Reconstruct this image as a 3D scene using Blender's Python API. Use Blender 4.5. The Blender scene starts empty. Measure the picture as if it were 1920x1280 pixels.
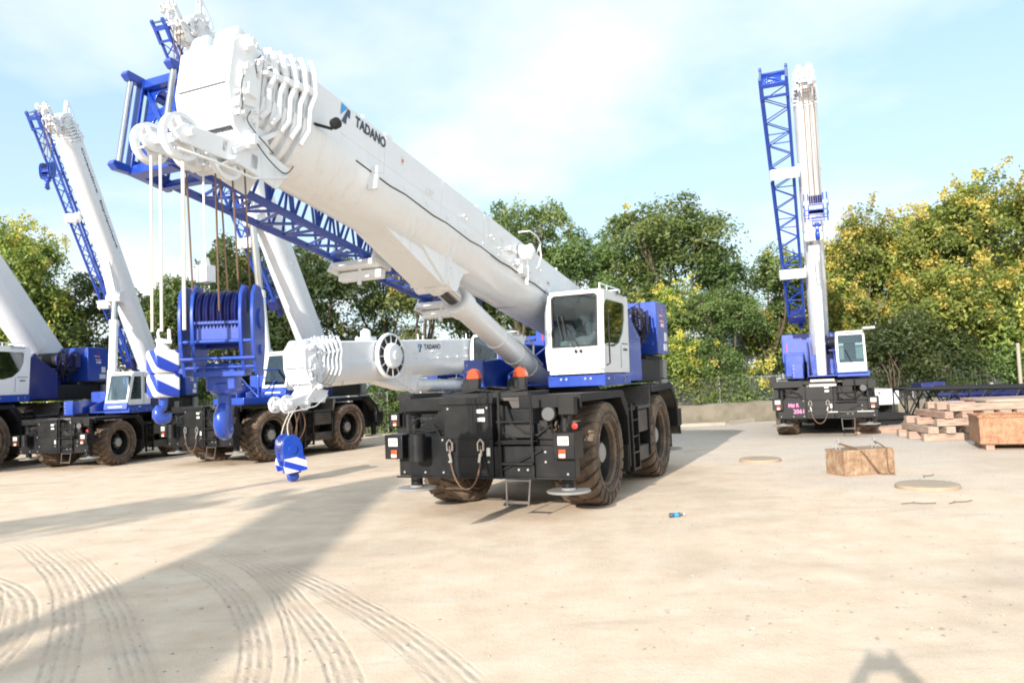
import bpy, bmesh, math, random
import numpy as np
from mathutils import Vector, Matrix, noise
R = math.radians
random.seed(7)
SC = bpy.context.scene
COL = SC.collection

# ------------------------------------------------------------------ mesh builder
WHOLE = {'lettering','sticker_print','boards','loose_gravel','section_gap','boom_seam','boom_seam_gap','exhaust_guard','drum_cable','tyre','wheel','logo_mark','lattice_jib','winch_rope','wall','truss','grille','edge_trim'}
class MB:
    def __init__(s, M=None):
        s.v = []; s.f = []; s.mi = []; s.pc = []; s.M = M or Matrix.Identity(4)
    def add(s, vs, fs, mi=0):
        o = len(s.v)
        s.v += [tuple(s.M @ Vector(p)) for p in vs]
        s.f += [tuple(i + o for i in f) for f in fs]
        s.pc.append((o, len(s.v), len(s.f)-len(fs), len(s.f)))
        s.mi += [mi] * len(fs)
        return s
    def box(s, x0, x1, y0, y1, z0, z1, mi=0):
        vs = [(x, y, z) for x in (x0, x1) for y in (y0, y1) for z in (z0, z1)]
        return s.add(vs, [(0,1,3,2),(4,6,7,5),(0,4,5,1),(2,3,7,6),(0,2,6,4),(1,5,7,3)], mi)
    def prism(s, pts, ax, a0, a1, mi=0):
        n = len(pts)
        def P(p, a):
            return {'x': (a, p[0], p[1]), 'y': (p[0], a, p[1]), 'z': (p[0], p[1], a)}[ax]
        vs = [P(p, a0) for p in pts] + [P(p, a1) for p in pts]
        fs = [tuple(range(n)), tuple(range(2*n-1, n-1, -1))] + [(i, (i+1) % n, n+(i+1) % n, n+i) for i in range(n)]
        return s.add(vs, fs, mi)
    def frame(s, d):
        d = Vector(d).normalized()
        a = Vector((0,0,1)) if abs(d.z) < .9 else Vector((1,0,0))
        u = d.cross(a).normalized(); w = u.cross(d).normalized()
        return u, w
    def tube(s, p1, p2, r, r2=None, n=10, caps=True, mi=0):
        return s.pipe([p1, p2], [r, r if r2 is None else r2], n, caps, mi)
    def pipe(s, pts, r, n=8, caps=True, mi=0):
        pts = [Vector(p) for p in pts]
        if not isinstance(r, (list, tuple)): r = [r] * len(pts)
        vs = []; u = w = None
        for i, p in enumerate(pts):
            d = (pts[min(i+1, len(pts)-1)] - pts[max(i-1, 0)])
            if d.length < 1e-9: d = Vector((0,0,1))
            d.normalize()
            if u is None: u, w = s.frame(d)
            else:
                u = (u - d * u.dot(d)).normalized(); w = u.cross(d).normalized()
            for k in range(n):
                a = 2*math.pi*k/n
                vs.append(p + (u*math.cos(a) + w*math.sin(a)) * r[i])
        fs = []
        for i in range(len(pts)-1):
            for k in range(n):
                fs.append((i*n+k, i*n+(k+1) % n, (i+1)*n+(k+1) % n, (i+1)*n+k))
        if caps:
            fs.append(tuple(range(n-1, -1, -1))); fs.append(tuple(range((len(pts)-1)*n, len(pts)*n)))
        return s.add(vs, fs, mi)
    def bar(s, p1, p2, w, h, mi=0):
        p1 = Vector(p1); p2 = Vector(p2); u, q = s.frame(p2-p1)
        vs = [p + u*a*w/2 + q*b*h/2 for p in (p1, p2) for a, b in ((-1,-1),(1,-1),(1,1),(-1,1))]
        return s.add(vs, [(0,1,2,3),(7,6,5,4),(0,4,5,1),(1,5,6,2),(2,6,7,3),(3,7,4,0)], mi)
    def lathe(s, prof, o, ax, n=24, mi=0, closed=False):
        # prof: list of (radius, height along axis)
        o = Vector(o); ax = Vector(ax).normalized(); u, w = s.frame(ax)
        vs = []
        for r, h in prof:
            for k in range(n):
                a = 2*math.pi*k/n
                vs.append(o + ax*h + (u*math.cos(a) + w*math.sin(a))*max(r, 1e-4))
        m = len(prof); fs = []
        for i in range(m-1 if not closed else m):
            j = (i+1) % m
            for k in range(n):
                fs.append((i*n+k, i*n+(k+1) % n, j*n+(k+1) % n, j*n+k))
        if not closed:
            fs.append(tuple(range(n-1, -1, -1))); fs.append(tuple(range((m-1)*n, m*n)))
        return s.add(vs, fs, mi)
    def loft(s, secs, caps=True, mi=0):
        n = len(secs[0]); vs = [p for q in secs for p in q]; fs = []
        for i in range(len(secs)-1):
            for k in range(n):
                fs.append((i*n+k, i*n+(k+1) % n, (i+1)*n+(k+1) % n, (i+1)*n+k))
        if caps:
            fs.append(tuple(range(n-1, -1, -1))); fs.append(tuple(range((len(secs)-1)*n, len(secs)*n)))
        return s.add(vs, fs, mi)
    def ringplate(s, outer, inner, ax, a0, a1, mi=0):
        # plate with one hole; both outlines star shaped round the hole centre
        cx = sum(p[0] for p in inner)/len(inner); cy = sum(p[1] for p in inner)/len(inner)
        def ang(p): return math.atan2(p[1]-cy, p[0]-cx)
        A = sorted([ang(p) for p in outer] + [ang(p) for p in inner])
        B = []
        for a in A:
            if not B or a - B[-1] > 1e-4: B.append(a)
        def hit(poly, a):
            dx, dy = math.cos(a), math.sin(a); best = None
            for i in range(len(poly)):
                x1, y1 = poly[i][0]-cx, poly[i][1]-cy; x2, y2 = poly[(i+1) % len(poly)][0]-cx, poly[(i+1) % len(poly)][1]-cy
                ex, ey = x2-x1, y2-y1; den = dx*ey - dy*ex
                if abs(den) < 1e-12: continue
                t = (x1*ey - y1*ex)/den; q = (x1*dy - y1*dx)/den
                if t > 0 and -1e-6 <= q <= 1+1e-6 and (best is None or t < best): best = t
            best = best or 0
            return (cx+dx*best, cy+dy*best)
        O = [hit(outer, a) for a in B]; I = [hit(inner, a) for a in B]; n = len(B)
        def P(p, a): return {'x': (a, p[0], p[1]), 'y': (p[0], a, p[1]), 'z': (p[0], p[1], a)}[ax]
        vs = [P(p, a0) for p in O] + [P(p, a0) for p in I] + [P(p, a1) for p in O] + [P(p, a1) for p in I]
        fs = []
        for i in range(n):
            j = (i+1) % n
            fs += [(i, j, n+j, n+i), (2*n+i, 3*n+i, 3*n+j, 2*n+j), (i, 2*n+i, 2*n+j, j), (n+i, n+j, 3*n+j, 3*n+i)]
        return s.add(vs, fs, mi)
    def clusters(s):
        # pieces that touch each other belong together; the rest become objects of their own
        bb = []
        for (a, b, c, d) in s.pc:
            q = s.v[a:b]; bb.append([min(p[i] for p in q)-.004 for i in range(3)] + [max(p[i] for p in q)+.004 for i in range(3)])
        par = list(range(len(bb)))
        def find(i):
            while par[i] != i: par[i] = par[par[i]]; i = par[i]
            return i
        for i in range(len(bb)):
            for j in range(i):
                A, B = bb[i], bb[j]
                if all(A[k] <= B[k+3] and B[k] <= A[k+3] for k in range(3)): par[find(i)] = find(j)
        g = {}
        for i in range(len(bb)): g.setdefault(find(i), []).append(i)
        return sorted(g.values(), key=lambda q: -sum(s.pc[i][1]-s.pc[i][0] for i in q))
    def build(s, name, mat, parent=None, bev=0, smooth=True, ang=38, recalc=True):
        if parent is not None and name not in WHOLE and 1 < len(s.pc) < 260:
            cl = s.clusters()
            if 1 < len(cl) <= 40:
                first = None
                for q in cl:
                    m = MB()
                    for i in sorted(q):
                        a, b, c, d = s.pc[i]; o = len(m.v); m.v += s.v[a:b]
                        m.f += [tuple(k-a+o for k in f) for f in s.f[c:d]]; m.mi += s.mi[c:d]
                    ob = m.build1(name, mat, parent, bev, smooth, ang, recalc); first = first or ob
                return first
        return s.build1(name, mat, parent, bev, smooth, ang, recalc)
    def build1(s, name, mat, parent=None, bev=0, smooth=True, ang=38, recalc=True):
        me = bpy.data.meshes.new(name)
        me.from_pydata(s.v, [], s.f)
        if recalc:
            bm = bmesh.new(); bm.from_mesh(me)
            bmesh.ops.recalc_face_normals(bm, faces=bm.faces); bm.to_mesh(me); bm.free()
        mats = mat if isinstance(mat, (list, tuple)) else [mat]
        for m in mats: me.materials.append(m)
        if len(mats) > 1: me.polygons.foreach_set('material_index', s.mi)
        if smooth:
            me.polygons.foreach_set('use_smooth', [True]*len(me.polygons)); me.set_sharp_from_angle(angle=R(ang))
        o = bpy.data.objects.new(name, me); COL.objects.link(o); o.parent = parent
        if bev:
            b = o.modifiers.new('bevel', 'BEVEL'); b.width = bev; b.segments = 2; b.limit_method = 'ANGLE'; b.angle_limit = R(50)
            b.harden_normals = False
        return o

def empty(name, loc, rz=0, scale=1):
    o = bpy.data.objects.new(name, None); COL.objects.link(o)
    o.location = loc; o.rotation_euler = (0, 0, rz); o.scale = (scale,)*3; o.empty_display_size = .3
    return o
def tag(o, label=None, cat=None, group=None, kind=None):
    if label: o['label'] = label
    if cat: o['category'] = cat
    if group: o['group'] = group
    if kind: o['kind'] = kind
    return o
def inst(me, name, parent, loc=(0,0,0), rot=(0,0,0)):
    o = bpy.data.objects.new(name, me); COL.objects.link(o); o.parent = parent; o.location = loc; o.rotation_euler = rot
    return o

# ------------------------------------------------------------------ materials
def nt(name):
    m = bpy.data.materials.new(name); m.use_nodes = True
    n = m.node_tree.nodes; l = m.node_tree.links
    return m, n, l, n['Principled BSDF']
def ramp(n, l, fac, stops):
    r = n.new('ShaderNodeValToRGB'); e = r.color_ramp.elements
    while len(e) < len(stops): e.new(.5)
    for i, (p, c) in enumerate(stops):
        e[i].position = p; e[i].color = (*c, 1) if len(c) == 3 else c
    l.new(fac, r.inputs[0]); return r.outputs[0]
def noise_n(n, l, scale, detail=4, rough=.55, coord='Object', vec=None):
    t = n.new('ShaderNodeTexNoise'); t.inputs['Scale'].default_value = scale; t.inputs['Detail'].default_value = detail
    t.inputs['Roughness'].default_value = rough
    if vec is None:
        c = n.new('ShaderNodeTexCoord'); vec = c.outputs[coord]
    l.new(vec, t.inputs['Vector']); return t.outputs['Fac']
def mixc(n, l, fac, a, b, mode='MIX'):
    m = n.new('ShaderNodeMix'); m.data_type = 'RGBA'; m.blend_type = mode
    for s_, v in ((0, fac), (6, a), (7, b)):
        if isinstance(v, (int, float)): m.inputs[s_].default_value = v
        elif isinstance(v, tuple): m.inputs[s_].default_value = (*v, 1)
        else: l.new(v, m.inputs[s_])
    return m.outputs[2]
def math_n(n, l, op, a, b=None, c=None, clamp=False):
    m = n.new('ShaderNodeMath'); m.operation = op; m.use_clamp = clamp
    for i, v in enumerate((a, b, c)):
        if v is None: continue
        if isinstance(v, (int, float)): m.inputs[i].default_value = v
        else: l.new(v, m.inputs[i])
    return m.outputs[0]
def bump(n, l, h, b, strength=.3, dist=.02):
    k = n.new('ShaderNodeBump'); k.inputs['Strength'].default_value = strength; k.inputs['Distance'].default_value = dist
    l.new(h, k.inputs['Height']); l.new(k.outputs[0], b.inputs['Normal'])
def paint(name, col, rough=.35, metal=0, dirt=(.25,.2,.15), amt=.25, coat=.3, scale=2.2, bmp=.0):
    m, n, l, b = nt(name)
    f = noise_n(n, l, scale, 6, .65)
    d = ramp(n, l, f, [(.42, (0,0,0)), (.8, (1,1,1))])
    d2 = math_n(n, l, 'MULTIPLY', d, amt)
    l.new(mixc(n, l, d2, col, dirt), b.inputs['Base Color'])
    rr = math_n(n, l, 'MULTIPLY_ADD', f, .35, rough-.15); l.new(rr, b.inputs['Roughness'])
    b.inputs['Metallic'].default_value = metal; b.inputs['Coat Weight'].default_value = coat; b.inputs['Coat Roughness'].default_value = .12
    if bmp: bump(n, l, noise_n(n, l, 40, 3), b, bmp, .004)
    return m
M = {}
M['white'] = paint('white_paint', (.83,.85,.875), .34, amt=.10, dirt=(.42,.38,.32))
M['blue'] = paint('blue_paint', (.010,.058,.40), .3, amt=.10, coat=.5)
M['navy'] = paint('navy_paint', (.012,.02,.14), .4, amt=.15)
M['black'] = paint('black_paint', (.007,.008,.010), .42, amt=.2, dirt=(.09,.078,.062), coat=.25, scale=1.6)
M['deck'] = paint('deck_grey', (.06,.055,.052), .6, amt=.5, dirt=(.26,.21,.16), coat=0)
M['dark'] = paint('dark_machinery', (.008,.008,.009), .6, amt=.3, dirt=(.05,.04,.03), coat=0)
M['grey'] = paint('grey_metal', (.36,.36,.35), .5, .3, amt=.4, coat=0)
M['chrome'] = paint('chrome_rod', (.62,.62,.62), .2, 1, amt=.1, coat=0)
M['orange'] = paint('orange_lens', (.62,.075,.02), .25, amt=.05)
M['red'] = paint('red_paint', (.6,.02,.015), .35, amt=.1)
M['sticker'] = paint('sticker_white', (.82,.82,.8), .4, amt=.05)
M['yellow'] = paint('yellow_decal', (.75,.42,.04), .4, amt=.05)
M['rope'] = paint('wire_rope', (.20,.12,.075), .6, .3, amt=.5, dirt=(.1,.07,.05), coat=0)
M['ropew'] = paint('pale_rope', (.66,.64,.58), .6, 0, amt=.3, coat=0)
M['logo_blue'] = paint('logo_blue', (.035,.33,.80), .4, amt=0)
M['logo_dark'] = paint('logo_dark', (.03,.045,.11), .4, amt=0)
M['ink'] = paint('ink', (.02,.03,.06), .5, amt=0)
M['concrete'] = paint('concrete', (.40,.36,.30), .9, amt=.6, dirt=(.25,.20,.15), coat=0, scale=3, bmp=.5)
M['stone'] = paint('pad_disc', (.42,.33,.24), .85, amt=.5, dirt=(.28,.22,.16), coat=0, scale=6, bmp=.5)
M['shirt'] = paint('shirt', (.10,.12,.18), .9, amt=0, coat=0)
M['skin'] = paint('skin', (.45,.27,.19), .6, amt=0, coat=0)
M['interior'] = paint('cab_interior', (.10,.105,.11), .7, amt=.2, coat=0)
M['seat'] = paint('seat_fabric', (.05,.055,.06), .9, amt=.2, coat=0)
M['oldwall'] = paint('old_wall', (.22,.19,.145), .95, amt=.9, dirt=(.10,.09,.06), coat=0, scale=1.6, bmp=.8)
M['pvc'] = paint('pale_siding', (.62,.66,.74), .7, amt=.2, coat=0)
M['greenpost'] = paint('post_metal', (.30,.34,.32), .5, .4, amt=.3, coat=0)

def streak_paint(m, n, l, b, col, dirt, amt):
    co = n.new('ShaderNodeTexCoord'); mp = n.new('ShaderNodeMapping'); mp.inputs['Scale'].default_value = (3,3,.35); l.new(co.outputs['Object'], mp.inputs[0])
    f = noise_n(n, l, 4, 7, .7, vec=mp.outputs[0]); f2 = noise_n(n, l, .8, 3, .5)
    s_ = math_n(n, l, 'MULTIPLY', ramp(n, l, f, [(.50,(0,0,0)),(.78,(1,1,1))]), ramp(n, l, f2, [(.42,(0,0,0)),(.62,(1,1,1))]))
    base = b.inputs['Base Color'].links[0].from_socket
    l.new(mixc(n, l, math_n(n, l, 'MULTIPLY', s_, amt), base, dirt), b.inputs['Base Color'])
for nm, dc, am in (('white', (.46,.42,.36), .36), ('blue', (.05,.08,.20), .5), ('black', (.05,.043,.036), .3)):
    mm = M[nm]; streak_paint(mm, mm.node_tree.nodes, mm.node_tree.links, mm.node_tree.nodes['Principled BSDF'], None, dc, am)
M['black'].node_tree.nodes['Principled BSDF'].inputs['Specular IOR Level'].default_value = .28; M['black'].node_tree.nodes['Principled BSDF'].inputs['Coat Weight'].default_value = .08
def mat_tyre():
    m, n, l, b = nt('dusty_rubber')
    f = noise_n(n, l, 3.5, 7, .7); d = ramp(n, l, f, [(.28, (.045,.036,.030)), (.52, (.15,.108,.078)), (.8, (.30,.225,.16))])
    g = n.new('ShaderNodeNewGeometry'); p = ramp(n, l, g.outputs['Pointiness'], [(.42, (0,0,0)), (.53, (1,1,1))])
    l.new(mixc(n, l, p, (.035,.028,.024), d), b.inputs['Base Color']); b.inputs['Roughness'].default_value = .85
    bump(n, l, noise_n(n, l, 30, 4), b, .4, .008)
    return m
M['tyre'] = mat_tyre()
def mat_glass():
    m, n, l, b = nt('cab_glass')
    t = n.new('ShaderNodeBsdfTransparent'); t.inputs[0].default_value = (.58,.68,.68,1)
    g = n.new('ShaderNodeBsdfGlossy'); g.inputs['Roughness'].default_value = .03; g.inputs[0].default_value = (.9,.95,1,1)
    fr = n.new('ShaderNodeFresnel'); fr.inputs[0].default_value = 1.6
    k = math_n(n, l, 'MULTIPLY_ADD', fr.outputs[0], .9, .07, clamp=True)
    x = n.new('ShaderNodeMixShader'); l.new(k, x.inputs[0]); l.new(t.outputs[0], x.inputs[1]); l.new(g.outputs[0], x.inputs[2])
    l.new(x.outputs[0], n['Material Output'].inputs[0]); return m
M['glass'] = mat_glass()
def mat_rust(name, a, bb, c):
    m, n, l, b = nt(name)
    co = n.new('ShaderNodeTexCoord'); mp = n.new('ShaderNodeMapping'); mp.inputs['Scale'].default_value = (1,1,.75); l.new(co.outputs['Object'], mp.inputs[0])
    f = noise_n(n, l, 7, 9, .75, vec=mp.outputs[0]); f3 = noise_n(n, l, 45, 4, .6)
    c0 = ramp(n, l, f, [(.34, a), (.5, bb), (.63, c)]); l.new(mixc(n, l, ramp(n, l, f3, [(.52,(0,0,0)),(.64,(.7,.7,.7))]), c0, tuple(x*.45 for x in a)), b.inputs['Base Color'])
    b.inputs['Roughness'].default_value = .85; bump(n, l, f, b, .5, .01); return m
M['rust'] = mat_rust('weathered_steel', (.20,.11,.065), (.36,.23,.14), (.46,.36,.25))
M['rust2'] = mat_rust('rusty_bin_steel', (.24,.09,.05), (.42,.22,.13), (.38,.30,.17))
def mat_wood():
    m, n, l, b = nt('weathered_timber')
    co = n.new('ShaderNodeTexCoord'); mp = n.new('ShaderNodeMapping'); mp.inputs['Scale'].default_value = (.5,6,6); l.new(co.outputs['Object'], mp.inputs[0])
    f = noise_n(n, l, 5, 7, .65, vec=mp.outputs[0])
    oi = n.new('ShaderNodeObjectInfo')
    c1 = ramp(n, l, f, [(.3, (.17,.11,.085)), (.5, (.40,.25,.19)), (.75, (.54,.39,.31))])
    c2 = ramp(n, l, f, [(.3, (.20,.16,.13)), (.5, (.42,.33,.26)), (.75, (.56,.47,.39))])
    l.new(mixc(n, l, oi.outputs['Random'], c1, c2), b.inputs['Base Color']); b.inputs['Roughness'].default_value = .85
    bump(n, l, f, b, .5, .01); return m
M['wood'] = mat_wood()
def mat_leaf(name, c1, c2, c3, tr=.35):
    m, n, l, b = nt(name)
    a = n.new('ShaderNodeAttribute'); a.attribute_name = 'shade'
    col = ramp(n, l, a.outputs['Fac'], [(0, c1), (.5, c2), (1, c3)])
    oi = n.new('ShaderNodeObjectInfo'); hs = n.new('ShaderNodeHueSaturation')
    l.new(math_n(n, l, 'MULTIPLY_ADD', oi.outputs['Random'], .05, .475), hs.inputs['Hue'])
    l.new(math_n(n, l, 'MULTIPLY_ADD', oi.outputs['Random'], .4, .8), hs.inputs['Value']); l.new(col, hs.inputs['Color']); col = hs.outputs[0]
    l.new(col, b.inputs['Base Color']); b.inputs['Roughness'].default_value = .55
    t = n.new('ShaderNodeBsdfTranslucent'); l.new(mixc(n, l, .5, col, (.35,.42,.05)), t.inputs[0])
    x = n.new('ShaderNodeMixShader'); x.inputs[0].default_value = tr
    l.new(b.outputs[0], x.inputs[1]); l.new(t.outputs[0], x.inputs[2]); l.new(x.outputs[0], n['Material Output'].inputs[0])
    return m
M['leaf'] = mat_leaf('green_foliage', (.045,.08,.028), (.14,.20,.065), (.30,.35,.11))
M['leafgold'] = mat_leaf('golden_green_foliage', (.07,.11,.03), (.24,.31,.07), (.50,.50,.12))
M['leafdark'] = mat_leaf('dark_foliage', (.03,.05,.02), (.07,.105,.04), (.14,.18,.06))
M['blossom'] = mat_leaf('yellow_blossom', (.42,.33,.05), (.60,.50,.10), (.72,.64,.20), .25)
def mat_bark():
    m, n, l, b = nt('bark')
    f = noise_n(n, l, 9, 6, .7); l.new(ramp(n, l, f, [(.3, (.05,.035,.025)), (.7, (.20,.15,.11))]), b.inputs['Base Color'])
    b.inputs['Roughness'].default_value = .95; bump(n, l, f, b, .8, .03); return m
M['bark'] = mat_bark()
def mat_mesh():
    m, n, l, b = nt('chain_link')
    co = n.new('ShaderNodeTexCoord'); sp = n.new('ShaderNodeSeparateXYZ'); l.new(co.outputs['Object'], sp.inputs[0])
    out = None
    for sg in (1, -1):
        s_ = math_n(n, l, 'ADD', sp.outputs[0], math_n(n, l, 'MULTIPLY', sp.outputs[2], sg))
        fr = math_n(n, l, 'FRACT', math_n(n, l, 'MULTIPLY', s_, 12.0)); d = math_n(n, l, 'LESS_THAN', fr, .09)
        out = d if out is None else math_n(n, l, 'MAXIMUM', out, d)
    t = n.new('ShaderNodeBsdfTransparent'); x = n.new('ShaderNodeMixShader'); b.inputs['Base Color'].default_value = (.3,.3,.3,1); b.inputs['Roughness'].default_value = .5
    l.new(out, x.inputs[0]); l.new(t.outputs[0], x.inputs[1]); l.new(b.outputs[0], x.inputs[2]); l.new(x.outputs[0], n['Material Output'].inputs[0]); return m
M['mesh'] = mat_mesh()
def mat_siding(name, col, freq, ax=0):
    m, n, l, b = nt(name)
    co = n.new('ShaderNodeTexCoord'); sp = n.new('ShaderNodeSeparateXYZ'); l.new(co.outputs['Object'], sp.inputs[0])
    s_ = math_n(n, l, 'SINE', math_n(n, l, 'MULTIPLY', sp.outputs[ax], freq))
    f = noise_n(n, l, 1.3, 6, .6); l.new(mixc(n, l, math_n(n, l, 'MULTIPLY', f, .5), col, tuple(c*.5 for c in col)), b.inputs['Base Color'])
    b.inputs['Roughness'].default_value = .7; bump(n, l, s_, b, .6, .03); return m
M['siding'] = mat_siding('corrugated_siding', (.62,.66,.72), 40)
M['greysiding'] = mat_siding('grey_boards', (.34,.31,.27), 30)
M['shaded_siding'] = mat_siding('shaded_panel', (.36,.44,.60), 22)  # white wall; its shade is painted in as a blue-grey base colour
SUN, SKY, CLOUD, HAZE = 6.6, .11, 1.22, .62
# ------------------------------------------------------------------ wheels
WR, WW = .87, .74
def make_wheel():
    t = MB(); ax = (0,1,0)
    t.lathe([(.50,-.30),(.56,-.34),(.66,-.375),(.76,-.36),(.815,-.30),(.83,-.15),(.832,0),(.83,.15),(.815,.30),(.76,.36),(.66,.375),(.56,.34),(.50,.30)], (0,0,0), ax, 48, closed=True)
    N = 24
    for sd in (1, -1):
        for k in range(N):
            a0 = 2*math.pi*(k + (0 if sd == 1 else .5))/N
            secs = []
            for (y, ri, ro, sh, wd) in ((-.02,.80,.868,0,.095),(.14,.80,.872,.06,.10),(.27,.79,.87,.14,.11),(.355,.74,.845,.21,.12),(.385,.70,.77,.25,.11),(.380,.64,.69,.27,.09)):
                q = []
                for (rr, aa) in ((ri, -wd), (ro, -wd*.8), (ro, wd*.8), (ri, wd)):
                    a = a0 + sh + aa
                    q.append((rr*math.cos(a), sd*y, rr*math.sin(a)))
                secs.append(q)
            t.loft(secs)
    for sd in (1,-1):   # sidewall bead ring
        t.lathe([(.60,sd*.372),(.63,sd*.392),(.66,sd*.378)], (0,0,0), ax, 48, closed=True)
    r = MB()
    r.lathe([(.52,-.30),(.545,-.33),(.55,-.30),(.50,-.24),(.46,-.10),(.44,.05),(.42,.10),(.40,.02),(.30,-.02),(.27,.12),(.24,.17),(.14,.19),(.13,.22),(0,.225)], (0,0,0), ax, 36)
    r.lathe([(.50,.20),(.545,.33),(.575,.35),(.58,.30),(.53,.18)], (0,0,0), ax, 36, closed=True)
    r.lathe([(.44,.03),(.50,.22),(.52,.22),(.46,.02)], (0,0,0), ax, 36, closed=True)
    for k in range(12):
        a = 2*math.pi*k/12; r.tube((.345*math.cos(a), .0, .345*math.sin(a)), (.345*math.cos(a), .055, .345*math.sin(a)), .018, n=6)
    h = MB()
    h.lathe([(.17,.19),(.165,.24),(.12,.27),(0,.28)], (0,0,0), ax, 20)
    for k in range(8):
        a = 2*math.pi*k/8; h.tube((.205*math.cos(a), .16, .205*math.sin(a)), (.205*math.cos(a), .20, .205*math.sin(a)), .014, n=6)
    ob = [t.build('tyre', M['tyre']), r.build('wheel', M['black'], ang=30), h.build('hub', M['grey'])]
    out = [o.data for o in ob]
    for o in ob: bpy.data.objects.remove(o)
    return out
WME = make_wheel()
def add_wheel(root, x, y, side, steer=0, seed=0):
    w = inst(WME[1], 'wheel', root, (x, y, WR), (0,0,(0 if side > 0 else math.pi)+steer))
    rot = random.random()*6
    inst(WME[0], 'tyre', w, rot=(0, rot, 0)); inst(WME[2], 'hub', w)

def text_mesh(body, size, weight=.012, spacing=1.0):
    c = bpy.data.curves.new('lettering', 'FONT'); c.body = body; c.size = 1; c.offset = weight; c.space_character = spacing; c.resolution_u = 3
    o = bpy.data.objects.new('lettering', c); COL.objects.link(o)
    dg = bpy.context.evaluated_depsgraph_get(); dg.update()
    me = bpy.data.meshes.new_from_object(o.evaluated_get(dg))
    xs = [v.co.x for v in me.vertices]; ys = [v.co.y for v in me.vertices]
    x0, x1, y0, y1 = min(xs), max(xs), min(ys), max(ys)
    vs = [((v.co.x-x0)/(x1-x0)*size[0], (v.co.y-y0)/(y1-y0)*size[1]) for v in me.vertices]
    fs = [tuple(p.vertices) for p in me.polygons]
    bpy.data.objects.remove(o); bpy.data.curves.remove(c); bpy.data.meshes.remove(me)
    return vs, fs
def put_text(mb, body, size, fn, weight=.012):
    vs, fs = text_mesh(body, size, weight)
    mb.add([fn(x, y) for x, y in vs], fs)

# ------------------------------------------------------------------ lattice
def lattice(m, A, B, n, rc=.045, rd=.02, xb=True):
    # A, B: four corner points (ring order) at both ends
    A = [Vector(p) for p in A]; B = [Vector(p) for p in B]
    for a, b in zip(A, B): m.tube(a, b, rc, n=8)
    for i in range(n+1):
        q = [a.lerp(b, i/n) for a, b in zip(A, B)]
        if i in (0, n) or i % 2 == 0:
            for k in range(4): m.tube(q[k], q[(k+1) % 4], rd, n=6, caps=False)
        if i < n:
            q2 = [a.lerp(b, (i+1)/n) for a, b in zip(A, B)]
            for k in range(4):
                j = (k+1) % 4
                qm = [a.lerp(b, (i+.5)/n) for a, b in zip(A, B)]
                m.tube(q[k], qm[j], rd, n=6, caps=False); m.tube(qm[j], q2[k], rd, n=6, caps=False)

def smooth(P, k=5):
    P = [Vector(p) for p in P]; out = []
    for i in range(len(P)-1):
        p0 = P[max(i-1,0)]; p1 = P[i]; p2 = P[i+1]; p3 = P[min(i+2,len(P)-1)]
        for j in range(k):
            t = j/k; out.append(.5*((2*p1)+(p2-p0)*t+(2*p0-5*p1+4*p2-p3)*t*t+(3*p1-p0-3*p2+p3)*t**3))
    return out + [P[-1]]
def boomprof(W, H, k=1.0, n=12, lower=.022):
    a, b = W/2*k, H/2*k
    pts = [(-a+.05, b), (a-.05, b), (a, b-.03), (a, .0)]
    for i in range(n+1):
        t = math.pi*i/n
        c, s_ = math.cos(t), math.sin(t)
        pts.append(((a+lower)*math.copysign(abs(c)**.92, c), -b*(abs(s_)**.95)))
    pts += [(-a, .0), (-a, b-.03)]
    return pts

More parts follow.
